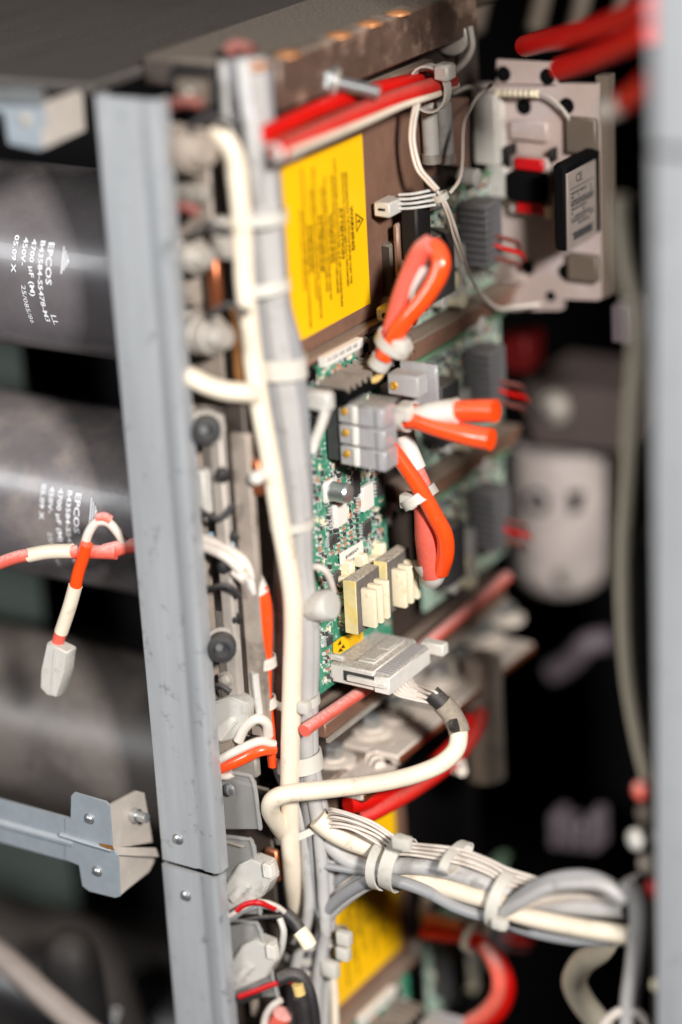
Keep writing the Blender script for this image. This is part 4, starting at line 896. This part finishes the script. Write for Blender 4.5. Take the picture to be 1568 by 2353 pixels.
# white and grey caps, strongly blurred, top to bottom
for a, b, r, h, m, l in ((432, 345, .0105, .030, 'beige_clutter', 'large blurred grey boot just below the pink wire, right of the rail'),
                         (436, 588, .0078, .026, 'dull_steel', 'blurred pale boot halfway up the column beside the rail'),
                         (468, 768, .0090, .034, 'dull_steel', 'blurred pale ribbed boot just above the short cream cable')):
    c = PY(a, b, .014); t = thing('terminal_boot', l, 'boot', c, 'blurred terminal boots behind the left rail'); axk = V((.96, -.26, .10)).normalized(); c = c - axk * h * .6
    prof = [(0, r * .8)]
    for k in range(4): prof += [(h * (.08 + k * .2), r * (1.0 - .05 * k)), (h * (.20 + k * .2), r * (1.0 - .05 * k)), (h * (.215 + k * .2), r * (.84 - .05 * k)), (h * (.265 + k * .2), r * (.84 - .05 * k))]
    prof += [(h * .95, r * .6), (h * 1.0, r * .5), (h * 1.01, .0003)]
    obj('body', lathe(NB(), c, axk, prof, 28), m, t)
    d = c + axk * h * .9
    obj('lead_wire', tube(NB(), [d - V((.004, 0, -.006)), d + V((-.001, -.004, .010)), d + V((.006, -.002, .014)), d + V((.012, .004, .010))], .0012, 8), 'rubber', t)
for a, b, a2, b2, m, l in ((398, 420, 470, 470, 'dull_steel', 'grey clamp between the large grey boot and the short red wire'), (410, 640, 450, 706, 'beige_clutter', 'beige block between the two pale boots'), (400, 180, 470, 250, 'plate_olive', 'dull green block at the column top beside the shelf edge'), (480, 500, 530, 600, 'dull_steel', 'grey clamp right of the upper pale boot')):
    t = thing('clamp', l, 'clamp', PY(a, b2, .018)); c, e = PY(a, b, .018), PY(a2, b2, .018)
    obj('body', bx(NB(), c.x, e.x, .018, .024, e.z, c.z, .0016, 2), m, t); obj('screw', lathe(NB(), V(((c.x + e.x) / 2, .018, (c.z + e.z) / 2)), (0, -1, 0), [(0, .0018), (.0008, .0016), (.0012, .0006)], 12), 'dull_steel', t)
bk = thing('bus_plate', 'dusty grey brown plate behind the blurred caps', 'plate', PY(470, 500, .02))
bar(385, 320, 660, 1700, .044, .003, 'beige_clutter', 'plate', bk, .001); bar(380, 310, 520, 940, .024, .002, 'beige_clutter', 'plate', bk, .001); bar(395, 150, 500, 300, .030, .003, 'black_metal', 'recess', bk)
bar(470, 590, 505, 720, .018, .004, 'copper', 'copper_lug', bk)
for a, b, l, m in (([(380, 250, .012), (410, 234, .012), (440, 232, .013), (465, 240, .014)], .0024, 'pinkish blurred wire at the top of the column beside the rail', 'dull_red'),
                   ([(392, 500, .012), (405, 480, .012), (430, 475, .013), (455, 490, .015)], .0024, 'short red blurred wire above the upper pale boot', 'dull_red'),
                   ([(522, 120, .040), (540, 106, .042), (562, 108, .044), (580, 118, .044)], .0030, 'reddish wire end on top of the grey trunk', 'dull_red')):
    tag(cable('red_wire', a, b, m, None, 10), l, 'wire')
tag(cable('cream_cable', [(395, 850, .006), (430, 862, .008), (475, 884, .010), (520, 898, .012), (560, 902, .016), (590, 906, .022)], .0040, 'cream_cable', None, 14), 'short blurred cream cable bridging the left rail and the trunk', 'cable')
tag(obj('clear_ferrule', lathe(NB(), PY(716, 1394, .036), PY(780, 1388, .036) - PY(716, 1394, .036), [(0, .0062), (.009, .0066), (.0105, .0058), (.011, .001)], 20), 'pale_plastic'), 'grey rounded cap poking from behind the trunk beside the transformer', 'cap')
tag(cable('white_wire', [(706, 1308, .040), (728, 1302, .040), (748, 1312, .042), (760, 1336, .045), (766, 1360, .048)], .0015, 'white_wire', None, 10), 'thin white wire curling to the nearest transformer', 'wire')
tag(cable('white_lever', [(752, 930, .046), (742, 965, .046), (724, 1012, .045), (716, 1038, .044)], .0022, 'white_plastic', None, 10), 'white lever leaning beside the terminal block', 'lever')
gb = thing('grey_block', 'light grey block between the trunk and the terminal block', 'block', PY(690, 950, .042)); bar(686, 895, 756, 952, .044, .006, 'pale_plastic', 'body', gb, .0012); bar(696, 850, 716, 880, .046, .005, 'void_black', 'notch', gb, .0003)

# ---- dangling red and white wires in front of the capacitors
dw = thing('dangling_wires', 'dusty red and white wires ending in a hanging white connector', 'wires', PY(130, 1520, .004))
for nm, pts, r, m in (('wire', [(-40, 1312, -.006), (0, 1294, -.004), (40, 1280, -.002), (72, 1274, 0)], .0028, 'dusty_red_tube'),
                      ('white_sleeve', [(66, 1276, 0), (110, 1268, .002), (168, 1266, .004)], .0032, 'cream_cable'),
                      ('wire', [(164, 1268, .004), (215, 1268, .007), (268, 1270, .010)], .0030, 'dusty_red_tube'),
                      ('wire', [(240, 1268, .009), (290, 1256, .014), (340, 1250, .018)], .0034, 'dusty_red_tube'),
                      ('wire', [(330, 1270, .018), (290, 1248, .014), (270, 1222, .012), (248, 1200, .010), (222, 1200, .008), (205, 1222, .006), (196, 1250, .005), (190, 1285, .004)], .0020, 'white_wire'),
                      ('wire', [(225, 1192, .009), (240, 1190, .010), (254, 1198, .011)], .0026, 'dusty_red_tube'),
                      ('wire', [(200, 1250, .003), (190, 1285, .003), (180, 1318, .003), (173, 1352, .003)], .0027, 'orange_tube'),
                      ('white_sleeve', [(174, 1345, .003), (160, 1395, .003), (141, 1452, .003)], .0030, 'cream_cable'),
                      ('wire', [(141, 1450, .003), (132, 1480, .003), (128, 1500, .003)], .0027, 'dusty_red_tube')):
    cable(nm, pts, r, m, dw, 12)
hz = [PY(a, b, -.001) for a, b in ((107, 1476), (155, 1500), (147, 1545), (132, 1604), (108, 1598), (92, 1580), (96, 1540))]
hb = NB(); prism(hb, hz, (0, .007, 0)); bmesh.ops.bevel(hb, geom=hb.edges[:], offset=.0006, segments=1, affect='EDGES')
hs = obj('connector', hb, 'pale_plastic', dw)
obj('seam', prism(NB(), [PY(a, b, -.0014) for a, b in ((124, 1492), (129, 1494), (121, 1598), (116, 1598))], (0, .001, 0)), 'pale_plastic', hs)

# ================================================================== BUSBARS AND BOLTS BELOW THE BOARD
ZBUS = -.130
for k, (x0, x1, y0, y1, z, l) in enumerate(((.020, .058, .048, .078, ZBUS - .0035, 'dusty copper busbar plate with the nearest hex bolt'), (.018, .057, .080, .128, ZBUS, 'dusty copper busbar plate with two hex bolts, under the ribbon connector'), (.016, .058, .131, .205, ZBUS + .002, 'blurred busbar plate with two bolts, farthest back'))):
    t = thing('busbar', l, 'busbar', (x0, y0, z))
    obj('plate', bx(NB(), x0, x1, y0, y1, z - .003, z, .0006), 'bus_steel', t); obj('edge', bx(NB(), x1 - .0006, x1 + .0010, y0 + .001, y1 - .001, z - .0034, z - .0008), 'copper', t)
def washer_bolt(a, b, z, label, r=.0088):
    c = PZ(a, b, z); t = thing('hex_bolt', label, 'bolt', c, 'hex bolts with broad washers on the busbars')
    obj('washer', lathe(NB(), c, (0, 0, 1), [(0, r), (.0016, r), (.0020, r * .94), (.0022, r * .5)], 32), 'bus_steel', t)
    obj('spring_washer', lathe(NB(), c + V((0, 0, .0022)), (0, 0, 1), [(0, .0052), (.0014, .0052)], 22), 'bus_steel', t)
    obj('head', lathe(NB(), c + V((0, 0, .0036)), (0, 0, 1), [(0, .0044), (.0042, .0044), (.0048, .0038), (.0049, .0003)], 6), 'zinc', t, angle=25)
washer_bolt(768, 1752, ZBUS - .0035, 'hex bolt on the nearest busbar, right beside the trunk', .0098)
washer_bolt(855, 1683, ZBUS, 'hex bolt in the middle of the busbar row, above the fat cream cable')
washer_bolt(912, 1642, ZBUS, 'hex bolt in the shade under the ribbon wires', .0100)
washer_bolt(1064, 1522, ZBUS + .002, 'blurred hex bolt right of the ribbon connector', .0085)
washer_bolt(1010, 1568, ZBUS + .002, 'blurred hex bolt just behind the ribbon wires', .0085)
washer_bolt(1165, 1425, ZBUS + .002, 'blurred hex bolt at the far end of the busbar row', .0085)
washer_bolt(1119, 1470, ZBUS + .002, 'blurred hex bolt next to last in the busbar row', .0085)
for a, b, z, l in ((862, 1750, -.134, 'small shiny bolt end standing below the busbar edge'), (900, 1732, -.134, 'shiny bolt head lying beside the small bolt end'), (950, 1690, -.136, 'shiny bolt end half under the grey sleeve'), (1050, 1760, -.15, 'blurred pale bolt end under the fat cream cable bend'), (1059, 1582, -.132, 'blurred bolt end between the blurred hex bolts and the grey sleeve')):
    c = PZ(a, b, z); t = thing('side_bolt', l, 'bolt', c)
    obj('shank', lathe(NB(), c, (.7, -.6, .1), [(-.002, .0036), (.003, .0036), (.0034, .0028), (.0075, .0026), (.0078, .0004)], 12), 'bus_steel', t); obj('nut', lathe(NB(), c, (.7, -.6, .1), [(-.004, .005), (-.001, .005)], 6), 'bus_steel', t, angle=25)
lw = thing('lower_channel', 'brown metal channel with a pale edge below the sharp board', 'channel', (.03, .05, -.1))
obj('web', bx(NB(), .0295, .0440, .044, .205, -.1080, -.1010, .0006), 'brown_paint', lw); obj('pale_edge', bx(NB(), .0440, .0456, .044, .205, -.1096, -.1078), 'dull_steel', lw)
tag(obj('red_cable', tube(NB(), [PX(a, b, .0480) for a, b in ((700, 1680), (724, 1661), (866, 1565), (960, 1495), (1040, 1430), (1110, 1372), (1165, 1325))], .0028, 14), 'dusty_red_tube'), 'dusty red cable running back along the wall under the circuit board', 'cable')
t = thing('red_cable', 'pair of red cables sweeping under the fat cream cable bend', 'cable', PX(900, 1840, .06))
obj('cable', tube(NB(), [PX(a, b, c_) for a, b, c_ in ((800, 1850, .050), (850, 1838, .054), (940, 1796, .058), (1020, 1738, .060), (1062, 1692, .060), (1080, 1655, .058))], .0040, 14), 'red_tube', t)
obj('cable', tube(NB(), [PX(a, b, c_) for a, b, c_ in ((830, 1880, .052), (880, 1856, .058), (960, 1808, .062), (1040, 1746, .063), (1090, 1682, .062), (1108, 1636, .060))], .0036, 14), 'red_top', t)
tag(obj('dusty_post', lathe(NB(), PX(1110, 1560, .055) - V((0, 0, .05)), (0, 0, 1), [(0, .009), (.06, .009), (.062, .006)], 18), 'beige_clutter'), 'blurred beige post in the gap right of the bolts', 'post')

# ================================================================== RIBBON WIRES AND FAT CREAM CABLE
rw = thing('signal_cable', 'fat cream cable fanning into pale ribbon wires at the white connector', 'cable', PY(1000, 1770, .06))
for k in range(10):
    t_ = k / 9
    s0 = (892 + 46 * t_, 1556 - 26 * t_, .060 + .030 * t_)
    m0 = (905 + 38 * t_ + (k % 3) * 2, 1592 - 38 * t_, .066 + .020 * t_)
    m1 = (945 + 12 * t_, 1606 - 34 * t_, .071 + .012 * t_)
    cable('wire', [s0, m0, m1, (992 + 6 * t_, 1616 - 28 * t_ + (k % 2), .076 + .003 * (k % 3)), (1012, 1624 - 22 * t_, .078 + .0014 * (k % 2))], .00070, 'white_wire', rw, 8)
cable('black_tape', [(992, 1594, .0775), (1008, 1608, .0780), (1022, 1622, .0785)], .0040, 'black_tape', rw, 14, 3)
cable('fabric_sleeve', [(1016, 1616, .078), (1034, 1636, .079), (1052, 1668, .079), (1056, 1684, .078)], .0046, 'fabric_sleeve', rw, 16, 5)
cable('black_tape', [(1040, 1668, .0745), (1050, 1666, .0745)], .0030, 'black_tape', rw, 10)
cable('cream_cable', [(1050, 1658, .079), (1055, 1690, .078), (1046, 1725, .074), (1010, 1757, .068), (950, 1781, .058), (880, 1797, .046), (800, 1808, .033), (720, 1817, .021), (660, 1824, .014), (628, 1838, .012), (622, 1862, .014), (636, 1890, .020), (655, 1915, .028)], .0039, 'cream_cable', rw, 18, 8)

# ================================================================== BRANCH OF CABLES GOING RIGHT
bh = thing('cable_branch', 'branch of grey and cream cables tied in white straps, running right', 'cables', PY(1160, 2070, .04))
for pts, r, m in (
    ([(720, 1860, .036), (745, 1920, .036), (790, 1968, .036), (840, 1990, .036), (884, 1995, .035), (950, 1990, .034), (1044, 2004, .034), (1144, 2042, .034), (1200, 2066, .036), (1260, 2076, .036), (1350, 2086, .034), (1440, 2090, .032)], .0037, 'grey_cable'),
    ([(750, 2040, .040), (800, 2006, .040), (850, 1985, .041), (900, 1975, .041), (960, 1974, .041), (1040, 1990, .041), (1140, 2028, .042), (1210, 2060, .042), (1300, 2072, .04), (1410, 2090, .036)], .0026, 'dark_grey_cable'),
    ([(740, 2100, .034), (784, 2062, .032), (834, 2030, .030), (874, 2018, .029), (924, 2028, .028), (984, 2050, .028), (1044, 2082, .029), (1104, 2102, .029), (1144, 2101, .028), (1174, 2078, .027), (1214, 2048, .026), (1264, 2022, .026), (1324, 2012, .027), (1374, 2020, .028), (1424, 2046, .028), (1456, 2074, .028)], .0027, 'dark_grey_cable'),
    ([(742, 2072, .039), (788, 2046, .038), (848, 2008, .037), (890, 2000, .037)], .0024, 'grey_cable'),
    ([(1150, 2100, .026), (1200, 2072, .023), (1260, 2040, .022), (1330, 2030, .022), (1390, 2036, .023), (1440, 2070, .024)], .0026, 'grey_cable'),
    ([(760, 2050, .043), (810, 2016, .042), (870, 2004, .040), (924, 2012, .036), (1009, 2034, .033), (1084, 2058, .031), (1150, 2074, .030), (1174, 2094, .028), (1234, 2112, .027), (1334, 2132, .027), (1450, 2150, .027)], .0039, 'cream_cable'),
    ([(730, 1880, .030), (760, 1906, .032), (800, 1928, .034), (850, 1946, .036), (890, 1962, .040)], .0046, 'cream_cable'),
    ([(1130, 2098, .036), (1164, 2118, .034), (1234, 2142, .033), (1334, 2158, .032), (1450, 2156, .030)], .0030, 'dark_grey_cable'),
    ([(1180, 2084, .034), (1260, 2062, .034), (1340, 2054, .034), (1430, 2066, .034)], .0026, 'white_wire'),
    ([(1446, 2020, .026), (1466, 2060, .026), (1472, 2116, .024), (1462, 2216, .022), (1450, 2300, .022), (1446, 2400, .022)], .0044, 'grey_cable')):
    cable('cream_cable' if m == 'cream_cable' else 'grey_cable' if 'grey' in m else 'white_wire', pts, r, m, bh, 14, 7)
for pts, r, m in (([(742, 2130, .037), (775, 2092, .034), (815, 2058, .032), (858, 2034, .031), (905, 2030, .030)], .0017, 'grey_cable'),
                  ([(738, 2020, .036), (752, 1986, .036), (790, 1978, .038), (850, 1978, .039), (900, 1972, .040)], .0018, 'grey_cable'),
                  ([(752, 2098, .040), (790, 2072, .038), (828, 2040, .036), (868, 2022, .035), (905, 2018, .034)], .0015, 'cream_cable'),
                  ([(744, 1990, .033), (770, 1994, .033), (820, 2002, .033), (880, 2006, .032)], .0016, 'dark_grey_cable')):
    cable('thin_cable', pts, r, m, bh, 10, 7)
for k in range(8):
    t_ = k / 7; e = (k * 37 % 5) - 2; dy = .0016 * (k % 2)
    cable('white_wire', [(750 + 8 * t_, 1908 - 50 * t_, .030 + dy), (770, 1902 - 44 * t_ + e, .028 + dy), (810, 1908 - 38 * t_ + e, .028 + dy), (862, 1932 - 38 * t_ - e, .030 + dy), (905 + 20 * t_, 1962 - 26 * t_, .032 + dy)], .00066, 'white_wire', bh, 8)
for k in range(7):
    t_ = k / 6; e = (k * 29 % 5) - 2; dy = .0016 * (k % 2)
    cable('white_wire', [(905 + 24 * t_, 1962 - 24 * t_, .032 + dy), (960, 1966 - 26 * t_, .032 + dy), (1054, 1984 - 34 * t_ + e * .6, .032 + dy), (1120, 2008 - 36 * t_ + e, .033 + dy), (1166, 2032 - 36 * t_, .034 + dy), (1215, 2040 - 28 * t_, .036 + dy), (1258 - 10 * t_, 2044 - 22 * t_, .038 + dy)], .00068, 'white_wire', bh, 8)
for xa, ya, xb, yb, wd, hd in ((878, 1938, 884, 2034, .0040, None), (922, 1930, 908, 2036, .0062, (925, 1936, .0040)), (1050, 1950, 1048, 1990, .0040, None), (1168, 2012, 1148, 2124, .0052, (1150, 2122, .0032))):
    a, b = PY(xa, ya, .033), PY(xb, yb, .033); c = (a + b) / 2; u = (b - a).normalized(); axv = V((0, 1, 0)).cross(u).normalized()
    o = obj('cable_tie', band(NB(), c, axv, (b - a).length / 2, .0105, u, wd, .0009, 26), 'nylon_tie', bh)
    if hd: p = PY(hd[0], hd[1], .022); s_ = hd[2]; obj('tie_head', bx(NB(), p.x - s_, p.x + s_, p.y - .002, p.y + .002, p.z - s_ * .7, p.z + s_ * .7, .0008, 2), 'nylon_tie', o)

# ================================================================== LOWER RIGHT
t = thing('insulated_lead', 'thick red lead bent in a half circle beside the lower yellow label', 'cable', PY(1140, 2200, .10))
cable('lead', [(972, 2143, .105), (1030, 2150, .103), (1088, 2160, .102), (1132, 2190, .10), (1160, 2236, .10), (1166, 2280, .10), (1146, 2325, .10), (1108, 2352, .10), (1040, 2385, .10)], lambda t_: .0027 + .0011 * min(t_ * 2, 1), 'red_tube', t, 16, 8)
cable('lead', [(1060, 2140, .108), (1100, 2160, .104), (1130, 2200, .097), (1146, 2245, .096), (1142, 2290, .096), (1110, 2330, .096), (1060, 2360, .096)], lambda t_: .0036, 'dusty_red_tube', t, 16, 8)
cable('white_sleeve', [(985, 2112, .112), (1020, 2122, .110), (1068, 2136, .107)], .0036, 'dusty_red_tube', t, 12)
c = PY(1094, 2150, .102); obj('cable_tie', band(NB(), c, PY(1130, 2180, .1) - PY(1070, 2150, .102), .0075, .0085, (0, 0, 1), .0040, .0009), 'nylon_tie', t)
tag(cable('beige_hook', [(985, 2060, .12), (975, 2095, .12), (984, 2120, .118)], .0030, 'beige_clutter', None, 10), 'short beige wire bend above the half circle red lead', 'wire')
tag(cable('cream_cable', [(1400, 2150, .10), (1378, 2184, .10), (1338, 2214, .10), (1320, 2256, .10), (1338, 2300, .10), (1372, 2345, .10), (1400, 2390, .10)], .0056, 'beige_cable', None, 16, 8), 'fat beige cable bent like an elbow at the lower right', 'cable')
tag(cable('white_loop', [(1378, 2380, .02), (1395, 2345, .02), (1430, 2322, .02), (1465, 2326, .02), (1488, 2352, .02), (1494, 2390, .02)], .0020, 'white_wire', None, 12, 8), 'white wire loop cut by the photo\'s bottom edge', 'wire')
fb4 = dup(pcb, (0, 0, DZ), 'green circuit board of the lower module, cut by the photo\'s bottom edge')
fb5 = dup(fb, (0, -.012, DZ - .030), 'dusty green board behind the half circle red lead')
# bits beside the right rail
for a, b, r, m, l, n_ in ((1478, 1815, .0040, 'dusty_red_tube', 'pinkish red blurred knob beside the right rail', 'knob'), (1488, 1870, .0046, 'plate_olive', 'dull green blurred knob beside the right rail', 'knob'),
                          (1466, 1927, .0044, 'pale_plastic', 'round pale blurred knob beside the right rail', 'knob'), (1492, 1985, .0044, 'beige_clutter', 'beige blurred knob beside the right rail', 'knob'),
                          (1508, 2040, .0038, 'relay_red', 'dark red blurred knob beside the right rail', 'knob'), (1515, 2262, .0032, 'cream_plastic', 'small cream blurred knob low beside the right rail', 'knob')):
    c = PY(a, b, .012); t = thing(n_, l, 'knob', c, 'blurred knobs beside the right rail')
    obj('cap', lathe(NB(), c, (-.3, -1, .2), [(-.006, r * .8), (-.002, r), (.002, r * .92), (.0035, r * .5), (.0038, .0003)], 18), m, t); obj('stem', lathe(NB(), c, (.8, .6, 0), [(0, r * .5), (.014, r * .5)], 12), m, t)
tag(bar(1494, 2060, 1530, 2420, .014, .006, 'brown_dark', 'side_strip', None), 'dull brown strip low beside the right rail', 'strip')

# ================================================================== CLEAR COVERS AND WHITE PLUGS BEHIND THE LOWER LEFT RAIL
def cover(y0, y1, label, xr0=585, xr1=600):
    A = [PY(480, y0, .012), PY(xr0 - 25, y0 + 8, .012), PY(xr0, y0 + 28, .012), PY(xr1, y1, .012), PY(500, y1, .012)]
    t = thing('clear_cover', label, 'cover', A[-1]); bm = NB(); prism(bm, A, (0, .0014, 0)); obj('pane', bm, 'acrylic', t)
    obj('rim', tube(NB(), [p - V((0, .0004, 0)) for p in A[:4]], .0009, 8, 4), 'acrylic', t)
    return t
c1 = cover(1770, 1905, 'dusty clear cover with a crosshead screw, behind the rail'); cs = PY(528, 1814, .011)
scw = obj('screw', lathe(NB(), cs, (0, -1, 0), [(0, .0028), (.0012, .0026), (.0020, .0012), (.0021, .0003)], 16), 'zinc', c1)
c2 = cover(1918, 2100, 'clear cover with a bright rounded corner above a white plug'); c3 = cover(2110, 2290, 'clear cover behind the lower white plug', 600, 640)
obj('slots', bx(NB(), *(lambda a, b: (a.x, b.x, .0105, .012, b.z, a.z))(PY(505, 1932, .011), PY(560, 1945, .011))), 'dull_steel', c2)
bpl = thing('back_plate', 'dark brown plate behind the clear covers and trunk', 'plate', PY(560, 2050, .03)); bar(480, 1780, 660, 2420, .028, .002, 'brown_dark', 'plate', bpl)
bar(500, 1700, 590, 1790, .024, .004, 'dull_steel', 'bar', bpl); bar(560, 2130, 590, 2340, .020, .003, 'beige_clutter', 'upright', bpl); bar(606, 1950, 640, 2030, .024, .003, 'copper', 'brown_tab', bpl)
def white_plug(dx, dy, label, parts):
    t = thing('white_plug', label, 'plug', PY(560 + dx, 2080 + dy, .010), 'white plugs behind the lower left rail')
    for nm, pts, Y, d, m in parts:
        bm = NB(); prism(bm, [PY(a + dx, b + dy, Y) for a, b in pts], (0, d, 0)); bmesh.ops.bevel(bm, geom=bm.edges[:], offset=.0007, segments=2, affect='EDGES'); obj(nm, bm, m, t)
PLUG = [('shell', ((505, 2055), (545, 1990), (575, 1976), (612, 1990), (622, 2025), (605, 2060), (560, 2078), (510, 2100)), .010, .008, 'pale_plastic'), ('key', ((520, 2060), (560, 2030), (575, 2040), (535, 2080)), .0085, .002, 'pale_plastic'), ('tab', ((600, 1985), (622, 1992), (624, 2022), (604, 2018)), .0085, .004, 'white_plastic')]
white_plug(0, 0, 'white plug in the clear cover, right of the lower rail', PLUG)
white_plug(8, 186, 'lowest white plug, above the black and red wires', PLUG)
white_plug(-32, -382, 'dusty pale plug above the orange and white wires, right of the rail', [('shell', ((512, 2000), (560, 1984), (602, 2000), (596, 2050), (560, 2110), (515, 2130)), .012, .008, 'pale_plastic'), ('key', ((520, 2060), (560, 2030), (575, 2040), (535, 2090)), .0105, .002, 'white_plastic'), ('tab', ((525, 2090), (570, 2080), (560, 2118), (525, 2130)), .011, .003, 'beige_clutter')])
def wires(name, label, group, specs):
    t = thing(name, label, 'wires', PY(*specs[0][0][0]), group)
    for pts, r, m in specs: cable('wire' if 'cable' not in m and 'plastic' not in m else 'sheath', pts, r, m, t, 10, 6)
wires('wire_bundle', 'red, white and grey wires arching from the upper white plug to a dark sleeve', None, [
    ([(490, 2112, .008), (520, 2108, .008), (555, 2088, .009), (595, 2072, .012), (635, 2082, .018), (668, 2108, .024)], .0012, 'white_wire'),
    ([(545, 2092, .008), (565, 2078, .009), (595, 2074, .011), (632, 2088, .017)], .0013, 'relay_red'),
    ([(490, 2120, .010), (525, 2116, .010), (560, 2094, .011), (600, 2082, .013), (640, 2092, .019)], .0011, 'dark_grey_cable'),
    ([(490, 2126, .012), (540, 2120, .012), (600, 2108, .014), (660, 2106, .022)], .0011, 'black_tape'),
    ([(655, 2098, .021), (676, 2118, .022), (692, 2142, .022)], .0030, 'rubber'), ([(688, 2138, .0215), (702, 2156, .0215), (712, 2174, .0215)], .0034, 'cream_plastic')])
wires('wire_bundle', 'black and red wires bending into a black sleeve at the bottom', None, [
    ([(500, 2298, .008), (540, 2296, .008), (585, 2280, .010), (630, 2256, .014), (670, 2246, .018), (698, 2256, .020)], .0014, 'black_tape'),
    ([(550, 2290, .006), (590, 2276, .008), (640, 2258, .012), (695, 2252, .018)], .0013, 'relay_red'),
    ([(500, 2306, .010), (545, 2304, .010), (590, 2288, .012), (640, 2264, .016)], .0013, 'rubber'),
    ([(640, 2250, .012), (675, 2240, .016), (700, 2258, .018), (716, 2310, .018), (728, 2420, .018)], .0032, 'rubber'),
    ([(690, 2290, .014), (700, 2330, .014), (708, 2420, .014)], .0034, 'black_tape'), ([(684, 2262, .0135), (690, 2285, .0135)], .0026, 'amber_tip')])
wires('wire_pair', 'white and orange wires bowing from the rail to the trunk', None, [
    ([(470, 1760, .008), (500, 1748, .009), (528, 1733, .010), (594, 1704, .016), (630, 1710, .022)], .0020, 'white_wire'),
    ([(495, 1770, .010), (550, 1748, .012), (594, 1726, .016), (632, 1720, .022)], .0026, 'orange_tube'),
    ([(470, 1776, .010), (486, 1780, .010), (500, 1772, .010)], .0024, 'relay_red'), ([(500, 1784, .011), (520, 1784, .011), (535, 1778, .012)], .0016, 'white_wire'),
    ([(548, 1702, .012), (563, 1672, .013), (590, 1652, .015), (612, 1661, .018), (617, 1690, .020)], .0022, 'white_wire')])
tag(cable('white_wire', [(606, 2420, .012), (608, 2350, .012), (622, 2316, .012), (645, 2298, .013)], .0016, 'white_wire', None, 10), 'thin white wire curving up at the photo\'s bottom, left of the trunk', 'wire')
tag(cable('orange_tab', [(620, 2400, .016), (640, 2352, .016), (650, 2330, .016)], .0045, 'dusty_red_tube', None, 8), 'dull orange wire end at the photo\'s bottom, left of the trunk', 'wire')
tag(cable('blue_tie_tail', [(643, 2110, .016), (652, 2140, .015), (648, 2178, .015), (640, 2198, .016)], .0014, 'pale_plastic', None, 6), 'pale tie tail hanging left of the trunk', 'tie')
